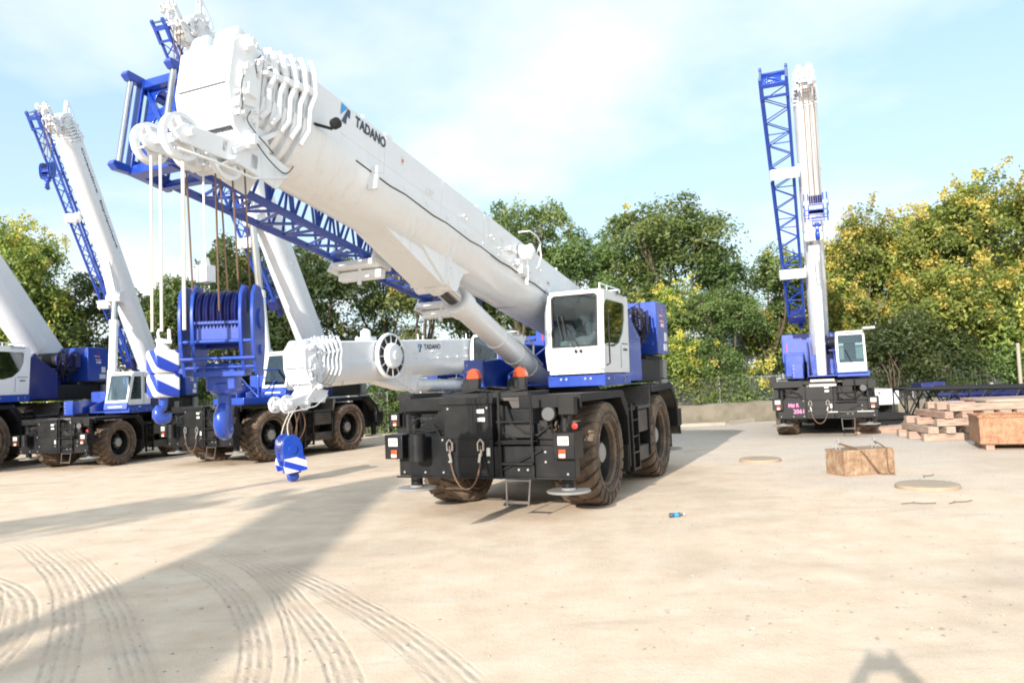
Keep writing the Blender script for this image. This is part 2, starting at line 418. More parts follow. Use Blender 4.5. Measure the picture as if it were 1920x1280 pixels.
def boom_set(root, Mb, c):
    W, H = c.get('W', .84), c.get('H', 1.10)
    U = c['U']; mast = c.get('u0', -.6)      # U = front collar of the base section
    wm = M['white']
    b = MB(Mb)
    def sec(u, prof): return [(u, p[0], p[1]) for p in prof]
    P = boomprof(W, H)
    b.loft([sec(mast, boomprof(W, H, .95)), sec(mast+.25, P), sec(U, P)])
    # side seam strip and wrapper plates round the lower shell
    for (ua, ub) in ((5.7, U-.02), (1.1, 5.0)):
        q = boomprof(W+.03, H+.03)[3:-1]
        qq = boomprof(W+.03, H+.03)
        n_ = len(q)
        mid = (ua+ub)/2
        lo = [(p[0], p[1]) for p in q]
        s1, s2 = [], []
        for p in lo:
            d = 1 - (abs(p[1])/(H/2+.015))**2
            s1.append((ua + (.75*d if ua > 3 else 0), p[0], min(p[1], -.03))); s2.append((ub - (.9*d if ua < 3 else 0), p[0], min(p[1], -.03)))
        b.add(s1+s2, [(i, i+1, n_+i+1, n_+i) for i in range(n_-1)])
    boom = b.build('boom', wm, root, ang=30)
    # seam trim
    s = MB(Mb)
    for sd in (1,-1):
        s.box(.2, U-.3, sd*(W/2+.001), sd*(W/2+.018), -.035, -.01)
        s.box(.2, U-.6, sd*(W/2+.0005), sd*(W/2+.004), .145, .15, )
        for i in range(int((U-1)/.55)):
            u = .6+i*.55; s.box(u, u+.035, sd*(W/2+.002), sd*(W/2+.035), -.02, .03)
    s.build('boom_seam', M['white'], boom)
    dl = MB(Mb)
    for sd in (1,-1): dl.box(.2, U-.35, sd*(W/2+.002), sd*(W/2+.012), -.055, -.038)
    dl.build('boom_seam_gap', M['grey'], boom)
    # telescoping sections with collars
    t = MB(Mb); dk = MB(Mb)
    ncol = c.get('ncol', 5); st = c.get('st', .125)
    for i in range(ncol):
        k = 1 - .055*i
        u = U + i*st
        t.loft([sec(u-.03, boomprof(W, H, k*1.045)), sec(u+.035, boomprof(W, H, k*1.045))])
        t.loft([sec(u, boomprof(W, H, k*.90)), sec(u+st+.02, boomprof(W, H, k*.90))])
        for sd in (1,-1):      # cheek pads and bent lugs standing proud of the collar
            yy = sd*(W/2*k)
            t.pipe([(u+.02, yy+sd*.01, -.30*k), (u-.05, yy+sd*.035, -.12), (u-.02, yy+sd*.05, .1), (u-.08, yy+sd*.055, .3), (u-.03, yy+sd*.05, H/2*k-.02), (u+.02, yy+sd*.03, H/2*k+.1)], [.03,.035,.035,.035,.04,.03], 6)
            t.box(u-.05, u+.05, yy-.02, yy+sd*.07, .28*k, .36*k)
            dk.box(u+.05, u+st-.045, sd*(W/2*k*.905), sd*(W/2*k*.905+.022), .02, H/2*k*.74)
        for y in (-.26, .26, 0):
            t.pipe([(u-.06, y*k, H/2*k), (u-.06, y*k, H/2*k+.15), (u+.05, y*k, H/2*k+.15), (u+.05, y*k, H/2*k)], .022, 6)
        t.box(u-.04, u+.04, -.34*k, .34*k, H/2*k, H/2*k+.06)
    t.build('telescopic_section', wm, boom, bev=.006)
    dk.build('section_gap', M['dark'], boom)
    return boom, U + ncol*st

def sheave(m, o, ax, r, w=.05):
    m.lathe([(r*.2,-w/2),(r*.93,-w/2),(r,-w/2+.008),(r*.9,0),(r,w/2-.008),(r*.93,w/2),(r*.2,w/2)], o, ax, 28, closed=True)

def head_set(root, boom, Mb0, u, c):
    wm = M['white']; kk = c.get('W', .84)/.84
    Mb = Mb0 @ Matrix.Translation((u,0,-.06)) @ Matrix.Diagonal((c.get('hl',.8)*kk,.88*kk,.86*kk,1)) @ Matrix.Translation((-u,0,.06))
    W = .74
    h = MB(Mb)
    for sd in (1,-1):
        y = sd*W/2
        h.prism([(u-.15,-.44),(u-.1,.46),(u+.10,.54),(u+.40,.56),(u+.55,.42),(u+.56,-.1),(u+.36,-.52),(u+.05,-.66)], 'y', y-.02, y+.02)
        h.prism([(u,-.2),(u+.25,-.25),(u+.4,.15),(u+.1,.3)], 'y', y+sd*.02, y+sd*.06)
    h.box(u+.50, u+.545, -W/2+.02, W/2-.02, -.05, .44)
    h.add([(u+.545,-W/2+.02,-.08),(u+.545,W/2-.02,-.08),(u+.35,W/2-.02,-.5),(u+.35,-W/2+.02,-.5),
           (u+.50,-W/2+.02,-.08),(u+.50,W/2-.02,-.08),(u+.31,W/2-.02,-.5),(u+.31,-W/2+.02,-.5)],
          [(0,1,2,3),(7,6,5,4),(0,4,5,1),(1,5,6,2),(2,6,7,3),(3,7,4,0)])
    for z in (.52, -.5): h.box(u-.05, u+.2, -W/2, W/2, z-.03, z)
    h.tube((u+.28,-.5,.50),(u+.28,.5,.50),.05,n=12); h.tube((u+.02,-.5,-.60),(u+.02,.5,-.60),.06,n=12)
    for sd in (1,-1):
        h.lathe([(.10,0),(.10,.05),(.05,.06),(0,.06)], (u+.28, sd*.38, .50), (0,sd,0), 14); h.lathe([(.11,0),(.11,.05),(.05,.06),(0,.06)], (u+.02, sd*.38, -.60), (0,sd,0), 14)
        h.pipe([(u+.1,sd*.42,.35),(u+.1,sd*.52,.35),(u-.15,sd*.52,.35),(u-.15,sd*.42,.35)], .012, 6)
        h.box(u+.05,u+.25,sd*.39,sd*.47,-.12,.02); h.box(u+.3,u+.38,sd*.39,sd*.44,-.3,-.2)
        h.lathe([(.04,0),(.04,.08),(0,.08)], (u+.3, sd*.39, .2), (0,sd,0), 10)
    hd = h.build('boom_head', wm, root, bev=.008)
    s = MB(Mb)
    for y in (-.27,-.17,.08,.18,.27): sheave(s, (u+.30,y,.50), (0,1,0), .22, .035)
    for i in range(7): sheave(s, (u+.02,-.27+.09*i,-.66), (0,1,0), .25, .06)
    s.build('sheave', wm, hd)
    # lower guide frame reaching forward with two large wheels
    Mb = Mb0 @ Matrix.Translation((u,0,0)) @ Matrix.Diagonal((kk,kk,kk,1)) @ Matrix.Translation((-u,0,0))
    u -= c.get('gsh', 0)
    g = MB(Mb); L = c.get('guide', 1.0)
    zz = c.get('gz', -.80)
    for y in (-.12,.285):
        g.prism([(u-.35,zz+.16),(u-.1,zz+.2),(u+.35,zz+.13),(u+L,zz+.02),(u+L+.1,zz-.1),(u+L,zz-.16),(u+.3,zz-.08),(u-.2,zz-.12)], 'y', y-.015, y+.015)
    g.box(u+.1,u+.2,-.12,.30,zz-.05,zz+.1); g.box(u+.5,u+.56,-.12,.30,zz-.04,zz+.07)
    g.tube((u+L-.06,-.22,zz-.05),(u+L-.06,.36,zz-.05),.04); g.tube((u+.42,-.22,zz-.08),(u+.42,.36,zz-.08),.04)
    g.pipe([(u-.3,.32,zz+.05),(u+.2,.36,zz-.18),(u+.7,.36,zz-.22),(u+L+.05,.32,zz-.25)], .014, 6)
    g.bar((u-.1,.34,zz+.45),(u+.45,.34,zz),.03,.05); g.prism([(u-.1,zz),(u+.3,zz),(u+.2,zz+.4),(u,zz+.4)],'y',.26,.29); g.prism([(u-.1,zz),(u+.3,zz),(u+.2,zz+.4),(u,zz+.4)],'y',-.16,-.13); g.bar((u+.1,-.2,zz+.35),(u+.5,-.15,zz),.03,.05)
    gd = g.build('guide_frame', wm, hd, bev=.006)
    s2 = MB(Mb)
    for (uu, yy, rr) in ((u+L-.06,.20,.215),(u+L-.06,-.18,.19),(u+.42,.22,.19),(u+.70,.02,.17)):
        s2.lathe([(rr*.8,-.03),(rr,-.03),(rr*.93,0),(rr,.03),(rr*.8,.03)], (uu,yy,zz-.07), (0,1,0), 32, closed=True)
        s2.lathe([(0,-.03),(rr*.28,-.03),(rr*.28,.03),(0,.03)], (uu,yy,zz-.07), (0,1,0), 16)
        s2.lathe([(rr*.2,-.012),(rr*.42,-.016),(rr*.42,.016),(rr*.2,.012)], (uu,yy,zz-.07), (0,1,0), 20, closed=True)
        s2.lathe([(rr*.7,-.012),(rr*.85,-.016),(rr*.85,.016),(rr*.7,.012)], (uu,yy,zz-.07), (0,1,0), 28, closed=True)
        for k in range(4):
            a = 2*math.pi*k/4+.9; s2.bar((uu+rr*.3*math.cos(a),yy,zz-.07+rr*.3*math.sin(a)), (uu+rr*.8*math.cos(a),yy,zz-.07+rr*.8*math.sin(a)), rr*.78, .018)
    s2.build('guide_wheel', wm, gd)
    u += c.get('gsh', 0); Mb = Mb0 @ Matrix.Translation((u,0,-.06)) @ Matrix.Diagonal((c.get('hl',.8)*kk,.88*kk,.86*kk,1)) @ Matrix.Translation((-u,0,.06))
    q = MB(Mb); rq = random.Random(8)
    for i in range(34):
        uu = u + rq.uniform(-.12,.45); ww = rq.uniform(-.5,.45); sd = 1 if i % 3 else -1; y = sd*W/2+sd*.02; a = rq.uniform(.02,.06); b_ = rq.uniform(.02,.09)
        if i % 4 == 0: q.lathe([(a,0),(a,.035),(a*.5,.05),(0,.05)], (uu,y,ww), (0,sd,0), 12)
        else: q.box(uu,uu+a,y-sd*.005,y+sd*rq.uniform(.02,.06),ww,ww+b_)
    for i in range(10):
        y = -.3+.066*i; q.box(u+.54,u+.575,y,y+.02,rq.uniform(-.1,.1),rq.uniform(.2,.42)) if i % 3 == 0 else q.box(u-.02+.04*(i%5),u+.03+.04*(i%5),y,y+.03,.45,.6+.03*(i%4))
    for i in range(7):
        y = rq.uniform(-.3,.3); q.pipe([(u+.05,y,.5),(u-.05,y+.03,.66+.04*(i%3)),(u-.3,y,.6),(u-.42,y+.02,.5)],.012,6)
    q.build('head_fitting', wm, hd, bev=.003)
    k = MB(Mb)   # black cables, hoses and bolts across the head
    for q_ in (((u+.1,.43,-.28),(u+.2,.46,-.42),(u+.05,.48,-.52),(u-.2,.46,-.56),(u-.5,.42,-.60)), ((u+.3,.42,.1),(u+.38,.45,-.05),(u+.3,.44,-.3),(u+.36,.43,-.42)), ((u+.0,.42,.46),(u+.12,.44,.32),(u+.06,.43,.2)), ((u-1.2,.30,-.52),(u-.9,.36,-.72),(u-.4,.42,-.70),(u,.42,-.55))):
        k.pipe(smooth(q_), .007, 6)
    k.build('control_cable', M['dark'], hd)
    if c.get('rooster', True):
        r = MB(Mb)
        for y in (-.09,.09): r.prism([(u+.1,.55),(u+.35,.5),(u+1.05,1.02),(u+1.1,1.12),(u+1.0,1.16)], 'y', y-.012, y+.012)
        r.bar((u+.2,0,.9),(u+.9,0,1.1),.16,.05)
        sheave(r, (u+1.02,0,1.1), (0,1,0), .15); sheave(r, (u+.3,0,.8), (0,1,0), .2)
        for i in range(5): r.box(u-.05-.11*i, u-.02-.11*i, -.4,.4,.45,.74-.02*i)
        r.pipe([(u+.95,0,1.24),(u+.2,.1,1.25),(u-.35,.1,1.0)], .012, 6)
        r.box(u-.4,u-.25,-.1,.3,.9,1.05)
        r.build('rooster_sheave_arm', wm, hd, bev=.005)
    return hd

def jib_set(root, Mb, u1, u0, c):
    # lattice jib stowed along the crane's right flank, wide end at the boom tip
    wide = c.get('jw', .75); zt, zb = c.get('jt', .36), c.get('jb', -.54)
    y1 = -(c.get('W',.84)/2+.18); top = u1 + c.get('jtop', 0)
    j = MB(Mb)
    A = [(top-.5,y1,zb),(top-.5,y1,zt),(top-.5,y1-wide,zt),(top-.5,y1-wide,zb)]
    B = [(u0,y1,zb+.02),(u0,y1,zb+.50),(u0,y1-wide*.72,zb+.50),(u0,y1-wide*.72,zb+.02)]
    lattice(j, A, B, c.get('jn', 11), .05, .02)
    jib = j.build('lattice_jib', M['blue'], root)
    f = MB(Mb)
    # end frame: holed side plates, top and bottom beams, fork lugs
    f2 = MB(Mb)
    for y in (y1, y1-wide):
        n = 3; H = zt-zb+.1
        for i in range(n):
            za = zb-.05+H*i/n; zc = zb-.05+H*(i+1)/n; zm = (za+zc)/2; r = .085
            if i != 1: f.box(top-.5,top-.04,y-.012,y+.012,za if i == 0 else zc-.12,za+.12 if i == 0 else zc)
        f.box(top-.04, top-.005, y-.05, y+.05, zb-.05, zt+.05)
        for z in (zb-.06, zt+.04):
            f.prism([(top-.55,z-.03),(top-.05,z-.035),(top+.14,z-.06),(top+.2,z-.02),(top+.18,z+.03),(top-.02,z+.04),(top-.5,z+.04)], 'y', y-.045, y+.045)
        f2.tube((top+.1,y,zb-.05),(top+.1,y,zt+.06),.033,n=12)
    n = 3; H = zt-zb
    yc = y1-wide*.62; ww = wide*.38
    for i in range(n):
        za = zb+H*i/n; zc = zb+H*(i+1)/n; zm = (za+zc)/2; r = .092
        circ = [(yc+r*math.cos(2*math.pi*k/20), zm+r*1.15*math.sin(2*math.pi*k/20)) for k in range(20)]
        f.ringplate([(yc-ww,za),(yc+ww,za),(yc+ww,zc),(yc-ww,zc)], circ, 'x', top-.13, top-.105)
    f.box(top-.2,top-.1,yc+ww,yc+ww+.03,zb,zt)
    for z in (zb-.06, zt+.02):
        f.box(top-.16,top-.02,y1-wide,y1,z-.05,z+.05)
        f.box(top-.52,top-.44,y1-wide,y1,z-.03,z+.03)
    f.bar((top-.1,y1,zb),(top-.1,y1-wide,zt),.05,.05)
    fr = f.build('jib_end_frame', M['blue'], jib, bev=.006)
    f2.build('connecting_pin', M['chrome'], fr)
    g = MB(Mb); g.box(u0-.35,u0+.02,y1-wide*.75,y1+.03,zb-.01,zb+.53); g.box(u0-.7,u0-.35,y1-wide*.3,y1-.05,zb+.1,zb+.4)
    g.build('jib_tip', M['navy'], jib, bev=.01)
    # white stowing brackets on the boom
    w = MB(Mb)
    for ub in c.get('brk', (4.3, top-2.2)):
        w.box(ub-.08, ub+.3, y1-wide*.9, y1+.2, zb-.14, zb-.06)
        w.prism([(ub-.1,zb-.14),(ub+.35,zb-.14),(ub+.3,zb+.12),(ub+.05,zb+.22)], 'y', y1+.14, y1+.18)
        w.prism([(ub-.1,zb-.2),(ub+.35,zb-.2),(ub+.2,zb+.1),(ub,zb+.1)], 'y', y1-wide*.95, y1-wide*.95+.03)
        w.box(ub, ub+.12, y1-wide*.9, y1+.16, zb-.28, zb-.16)
        w.tube((ub+.1,y1-.2,zb-.36),(ub+.1,y1-.2,zb-.06),.03)
    w.build('stowing_bracket', M['white'], root, bev=.006)
    return jib

# ------------------------------------------------------------------ cab
def cab_modern(root, Ms, seatcol='seat'):
    y0, y1 = .55, 1.55; z0 = 2.22
    SH = Matrix(((1,0,-.07,.07*2.22),(0,1,0,0),(0,0,1,0),(0,0,0,1)))
    w = MB(Ms @ SH)
    out = [(.12,z0),(1.72,z0),(1.80,2.5),(1.80,3.2),(1.74,3.58),(1.62,3.68),(.2,3.68),(.12,3.6)]
    win = [(.42,3.52),(1.50,3.52),(1.62,3.42),(1.70,2.78),(1.60,2.70),(1.1,2.68),(.75,2.76),(.5,2.95),(.38,3.2),(.36,3.46)]
    w.ringplate(out, win, 'y', y1-.035, y1)
    w.ringplate(out, win, 'y', y0, y0+.035)
    w.ringplate([(y0+.035,z0),(y1-.035,z0),(y1-.035,3.63),(y0+.035,3.63)], [(y0+.09,2.70),(y1-.09,2.70),(y1-.08,3.56),(y1-.13,3.60),(y0+.13,3.60),(y0+.08,3.56)], 'x', 1.755, 1.79)
    w.box(.15,1.64,y0+.035,y1-.035,3.64,3.70); w.box(.13,.17,y0+.035,y1-.035,z0+.02,3.64)
    w.box(.15,1.74,y0+.035,y1-.035,z0,z0+.06)
    w.pipe([(1.76,y0+.02,2.3),(1.81,y0+.0,2.6),(1.81,y0,3.3),(1.72,y0+.02,3.62)],.045,8); w.pipe([(1.76,y1-.02,2.3),(1.81,y1,2.6),(1.81,y1,3.3),(1.72,y1-.02,3.62)],.05,8)
    w.pipe([(1.70,y0+.02,3.65),(1.70,y1-.02,3.65)],.045,8)
    for z in (2.45,2.53): w.box(.95,1.35,y1,y1+.012,z,z+.02)
    w.box(.15,.62,y1,y1+.008,2.26,2.60)
    cab = w.build('cab', M['white'], root, bev=.012)
    g = MB(Ms @ SH)
    g.box(.3,1.72,y1-.022,y1-.014,2.6,3.58); g.box(.3,1.72,y0+.014,y0+.022,2.6,3.58)
    g.box(1.768,1.776,y0+.05,y1-.05,2.65,3.61)
    g.build('window', M['glass'], cab, smooth=False)
    k = MB(Ms @ SH)
    # dark rubber surround and door gap
    k.ringplate([(y0+.075,2.685),(y1-.075,2.685),(y1-.065,3.57),(y1-.12,3.615),(y0+.12,3.615),(y0+.065,3.57)], [(y0+.11,2.72),(y1-.11,2.72),(y1-.10,3.545),(y1-.15,3.585),(y0+.15,3.585),(y0+.10,3.545)], 'x', 1.785, 1.795)
    k.box(.66,.668,y1+.001,y1+.006,2.3,2.72); k.box(.2,.6,y1+.001,y1+.007,2.745,2.76)
    k.box(.30,.50,y1,y1+.02,2.63,2.66)
    k.build('window_seal', M['dark'], cab)
    hn = MB(Ms @ SH); hn.pipe([(1.55,y1,2.35),(1.55,y1+.06,2.38),(1.60,y1+.06,3.3),(1.60,y1,3.33)],.014,6); hn.pipe([(.9,y1,3.66),(.9,y1+.05,3.66),(.4,y1+.05,3.66),(.4,y1,3.66)],.012,6); hn.build('grab_handle', M['dark'], cab)
    wp = MB(Ms @ SH)
    for yy in (.86,.95):
        wp.bar((1.81,yy+.22,2.62),(1.82,yy,2.98),.012,.012); wp.bar((1.825,yy-.03,2.80),(1.825,yy-.12,3.25),.014,.01)
        wp.lathe([(.03,0),(.03,.04),(0,.04)],(1.79,yy+.22,2.61),(1,0,0),10)
    wp.build('wiper', M['dark'], cab)
    i = MB(Ms)
    i.box(.5,.95,.82,1.25,2.62,2.76); i.box(.42,.56,.82,1.25,2.72,3.2); i.box(.44,.54,.9,1.17,3.2,3.4)
    i.build('seat', M[seatcol], cab, bev=.04)
    d = MB(Ms)
    d.box(1.2,1.5,.66,1.45,2.28,2.68); d.box(.55,1.15,.62,.78,2.28,2.86); d.box(.55,1.0,1.3,1.46,2.28,2.84); d.box(1.3,1.42,1.15,1.4,2.9,3.12)
    d.lathe([(.18,-.012),(.2,0),(.18,.012),(.165,0)], (1.22,1.05,2.93), (-.5,0,.85), 28, closed=True)
    d.tube((1.22,1.05,2.93),(1.36,1.05,2.66),.03)
    for k2 in range(3):
        a = 2*math.pi*k2/3; d.bar((1.22,1.05,2.93),(1.22+.15*math.cos(a),1.05+.17*math.sin(a),2.93+.09*math.cos(a)),.02,.015)
    d.build('console', M['interior'], cab, bev=.015)
    e = MB(Ms)
    e.box(1.3,1.45,.66,.9,2.68,2.82); e.build('console_lid', M['sticker'], cab, bev=.02)
    r = MB(Ms)
    r.pipe([(.2,y1-.1,3.7),(.2,y1-.1,3.80),(1.5,y1-.08,3.80),(1.5,y1-.08,3.68)],.014,6); r.pipe([(.2,y0+.35,3.7),(.2,y0+.35,3.80),(.2,y1-.1,3.80)],.014,6); r.pipe([(1.0,y1-.1,3.80),(1.0,y1-.1,3.68)],.014,6)
    r.build('roof_rail', M['white'], cab)
    return cab

def cab_trapezoid(root, Ms):
    y0, y1 = .52, 1.48; z0 = 2.30
    w = MB(Ms)
    out = [(.15,z0),(1.62,z0),(1.70,2.42),(1.36,3.52),(1.22,3.62),(.25,3.62),(.15,3.5)]
    winf = [(.75,2.52),(1.50,2.52),(1.22,3.44),(.75,3.44)]; 
    for (a, b) in ((y1-.035,y1),(y0,y0+.035)):
        w.ringplate([(.62,z0),(1.62,z0),(1.70,2.42),(1.36,3.52),(1.22,3.62),(.62,3.62)], winf, 'y', a, b)
        w.ringplate([(.15,z0),(.62,z0),(.62,3.62),(.25,3.62),(.15,3.5)], [(.24,2.75),(.55,2.75),(.55,3.42),(.28,3.42)], 'y', a, b)
    w.box(.2,1.24,y0+.035,y1-.035,3.58,3.64); w.box(.15,.19,y0+.035,y1-.035,z0,3.58); w.box(.15,1.6,y0+.035,y1-.035,z0,z0+.05)
    # sloping front frame
    p0 = Vector((1.69,0,2.40)); p1 = Vector((1.35,0,3.54)); d = (p1-p0)
    X = d.cross(Vector((0,1,0))).normalized()
    if X.x < 0: X = -X
    Fm = Matrix(((0,d.normalized().x,X.x,p0.x),(1,0,0,0),(0,d.normalized().z,X.z,p0.z),(0,0,0,1)))
    wf = MB(Ms @ Fm); L = d.length
    w.M = Ms @ Fm
    w.ringplate([(y0,0),(y1,0),(y1,L),(y0,L)], [(y0+.07,.10),(y1-.07,.10),(y1-.07,L-.08),(y1-.11,L-.05),(y0+.11,L-.05),(y0+.07,L-.08)], 'z', -.02, .015)
    w.M = Ms
    cab = w.build('cab', M['white'], root, bev=.012)
    g = MB(Ms @ Fm); g.box(y0+.05,y1-.05,.07,L-.04,-.008,-.002)
    g.M = Ms; g.box(.7,1.55,y1-.02,y1-.014,2.5,3.46); g.box(.22,.57,y1-.02,y1-.014,2.72,3.45); g.box(.7,1.3,y0+.014,y0+.02,2.5,3.46)
    g.build('window', M['glass'], cab, smooth=False)
    b = MB(Ms)
    b.prism([(.1,1.98),(1.5,1.98),(1.78,2.14),(1.72,2.42),(1.62,z0),(.1,z0)], 'y', y0-.02, y1+.02)
    bl = b.build('cab_base', M['blue'], cab, bev=.02)
    t = MB(Ms); t.box(1.765,1.775,.7,1.3,2.22,2.27); t.box(.85,1.0,y1+.021,y1+.026,2.05,2.24,); t.box(1.2,1.4,y1+.02,y1+.026,2.44,2.5)
    t.build('decal', M['sticker'], cab)
    k = MB(Ms); k.box(.61,.625,y1+.001,y1+.005,z0,3.6); k.bar((1.74,1.0,2.48),(1.58,.8,3.0),.014,.012); k.build('wiper', M['dark'], cab)
    i = MB(Ms); i.box(.4,.85,.8,1.2,2.5,2.66); i.box(.32,.46,.8,1.2,2.6,3.25); i.build('seat', M['seat'], cab, bev=.04)
    dd = MB(Ms); dd.box(1.1,1.4,.62,1.4,2.34,2.62); dd.lathe([(.17,-.012),(.19,0),(.17,.012),(.155,0)], (1.1,1.0,2.86), (-.5,0,.85), 28, closed=True); dd.tube((1.1,1.0,2.86),(1.25,1.0,2.6),.03)
    dd.bar((1.1,.84,2.86),(1.1,1.16,2.86),.03,.02)
    dd.build('console', M['interior'], cab)
    return cab

# ------------------------------------------------------------------ the crane
def crane(name, label, loc, th, cfg, group='rough terrain cranes parked in the yard'):
    s = cfg.get('s', 1); slew = cfg.get('slew', 0); el = R(cfg['el'])
    root = empty(name, (loc[0], loc[1], 0), -(math.pi/2+th), s)
    tag(root, label, 'crane', group)
    big = cfg.get('big', False)
    K = M['black']
    # ---- carrier
    c = MB()
    c.box(-3.3,3.35,-.55,.55,.78,1.62); c.box(3.0,3.40,-.8,.9,.9,1.70)
    c.box(-3.35,-3.0,-1.3,1.3,.75,1.75)
    for x in (-1.86,1.86): c.tube((x,-1.1,WR),(x,1.1,WR),.16,n=12); c.box(x-.3,x+.3,-.3,.3,.62,1.05)
    for y in (-.62,.62):
        c.bar((1.0,y*1.3,1.5),(2.7,y*1.3,1.0),.10,.06)
    chas = c.build('chassis', K, root, bev=.012)
    d = MB()
    fend = [(3.2,1.90),(.90,1.90),(.55,1.56),(-.95,1.56),(-1.05,1.93),(-2.95,1.96),(-3.45,1.55),(-3.75,.75),(-3.69,.75),(-3.38,1.50),(-2.93,1.90),(-1.10,1.87),(-1.0,1.50),(.52,1.50),(.87,1.84),(3.2,1.84)]
    for sd in (1,-1):
        d.prism(fend, 'y', sd*.72, sd*1.62)
    d.box(-3.1,3.22,-.72,.72,1.83,1.885)
    d.build('deck', M['deck'], root, bev=.01)
    f = MB()
    for sd in (1,-1):
        y = sd*1.60
        f.prism([(.95,1.84),(.60,1.50),(.60,.50),(.66,.50),(.70,1.4),(1.02,1.72),(1.05,1.84)], 'y', sd*1.0, sd*1.63)
        f.prism([(-.9,1.5),(-.9,.55),(-.96,.55),(-1.0,1.5)], 'y', sd*1.0, sd*1.62)
        f.prism([(3.2,1.78),(.95,1.78),(.95,1.90),(3.2,1.91)], 'y', sd*1.62, sd*1.635)
        f.box(3.18,3.24,sd*.6,sd*1.635,1.70,1.91)
        f.prism([(-1.05,1.93),(-2.95,1.97),(-3.45,1.57),(-3.75,.75),(-3.66,.75),(-3.33,1.50),(-2.9,1.84),(-1.12,1.80)], 'y', sd*1.62, sd*1.64)
    f.build('fender', K, root, bev=.008)
    # side compartments and ladder
    b = MB(); 
    for sd in (1,-1):
        b.box(-.90,-.05,sd*1.05,sd*1.58,1.05,1.48); b.box(-.90,-.05,sd*1.3,sd*1.58,.50,.78)
        b.box(-.90,-.1,sd*.6,sd*1.0,.5,1.4)
    b.build('side_locker', M['deck'], root, bev=.012)
    l = MB()
    for sd in (1,-1):
        for x in (.08,.48): l.box(x-.02,x+.02,sd*1.58,sd*1.66,.38,1.62)
        for z in (.42,.72,1.02,1.32,1.58): l.box(.1,.46,sd*1.56,sd*1.66,z-.015,z+.015)
    l.build('side_ladder', K, root)
    for (x, y, sd) in ((1.86,1.25,1),(1.86,-1.25,-1),(-1.86,1.25,1),(-1.86,-1.25,-1)):
        add_wheel(root, x, y, sd, steer=cfg.get('steer', 0) if x > 0 else 0)
    # ---- front structure
    p = MB()
    p.box(3.40,3.58,-.58,.28,.64,1.83)
    p.box(3.40,3.50,-1.50,-.58,.66,1.30); p.box(3.36,3.56,.28,1.62,.66,1.14)
    p.box(3.30,3.62,-.66,.32,1.80,1.90)
    for sd, ya in ((-1,-.58),(1,.30)):
        p.add([(3.42,ya,1.80),(3.42,sd*1.35,1.30),(3.42,sd*1.35,1.22),(3.42,ya,1.25),(3.36,ya,1.80),(3.36,sd*1.35,1.30),(3.36,sd*1.35,1.22),(3.36,ya,1.25)],
              [(0,1,2,3),(7,6,5,4),(0,4,5,1),(1,5,6,2),(2,6,7,3),(3,7,4,0)])
    p.prism([(-.5,.72),(.2,.72),(.12,.98),(-.42,.98)], 'x', 3.58, 3.60)
    p.bar((3.585,.3,.72),(3.585,1.1,1.08),.03,.04)
    p.box(3.58,3.61,-1.5,1.62,.64,.67); p.box(3.57,3.595,-.55,.27,1.25,1.28)
    bum = p.build('front_bumper', K, root, bev=.01)
    q = MB()
    for sd in (1,-1):
        q.box(3.28,3.68,sd*1.32,sd*1.66,.95,1.345); q.box(-3.75,-3.35,sd*1.32,sd*1.66,.95,1.35); q.box(3.2,3.36,sd*.9,sd*1.6,.96,1.3)
        q.tube((3.2,sd*1.36,.45),(3.2,sd*1.36,1.0),.10); q.tube((3.2,sd*1.36,1.3),(3.2,sd*1.36,1.62),.11)
        q.lathe([(.13,0),(.13,.03),(.05,.06),(0,.06)],(3.2,sd*1.36,1.60),(0,0,1),16)
        q.tube((-3.5,sd*1.36,.45),(-3.5,sd*1.36,1.0),.10)
    if cfg.get('drum', True): q.tube((3.72,-1.0,.92),(3.72,-1.0,1.36),.13,n=20)
    q.build('outrigger_box', K, root, bev=.012)
    for x in (3.2,-3.5):
        for sd in (1,-1):
            m = MB(); m.lathe([(0,.40),(.33,.40),(.345,.415),(.33,.435),(.12,.44),(.10,.47),(0,.47)], (x,sd*1.36,0), (0,0,1), 32); m.build('outrigger_float', M['grey'], root)
    for sd in (1,-1):
        t = MB(); t.box(3.685,3.692,sd*1.49-.085,sd*1.49+.085,1.16,1.29); t.build('sticker', M['sticker'], root)
        t = MB()
        for k2 in range(5): t.box(3.692,3.695,sd*1.49-.07+.03*k2,sd*1.49-.055+.03*k2,1.185,1.265)
        t.build('sticker_print', M['ink'], root)
        o = MB(); o.box(3.68,3.71,sd*1.47-.055,sd*1.47+.055,.97,1.10); o.build('indicator_lamp', M['orange'], root, bev=.01)
        o = MB(); o.box(3.70,3.715,sd*1.47-.05,sd*1.47+.05,.98,1.03); o.build('indicator_lens', M['sticker'], root, bev=.005)
    t = MB(); t.box(3.585,3.59,.02,.15,1.66,1.72); t.box(3.585,3.59,.03,.16,1.53,1.59); t.box(3.585,3.59,.17,.23,.99,1.12)
    t.build('sticker', M['sticker'], root)
    # bolts, hoses and brackets across the front
    t = MB()
    for (y, z) in ((-1.4,1.24),(-1.0,.72),(-1.4,.72),(-.66,.72),(-.66,1.24),(.7,.78),(.85,.78),(1.15,.9),(1.15,1.05),(1.5,.72),(-.5,1.74),(.2,1.74),(-.5,.9),(.2,.9)):
        t.lathe([(.018,0),(.018,.014),(0,.018)], (3.56 if y > .28 else (3.50 if y < -.58 else 3.58), y, z), (1,0,0), 8)
    t.build('bolt', M['grey'], bum)
    t = MB()
    t.pipe([(3.5,.5,1.75),(3.6,.6,1.5),(3.55,.8,1.35),(3.5,1.0,1.3),(3.4,1.2,1.45)],.018,6); t.pipe([(3.45,.35,1.6),(3.56,.45,1.35),(3.5,.7,1.2),(3.45,.95,1.2)],.014,6)
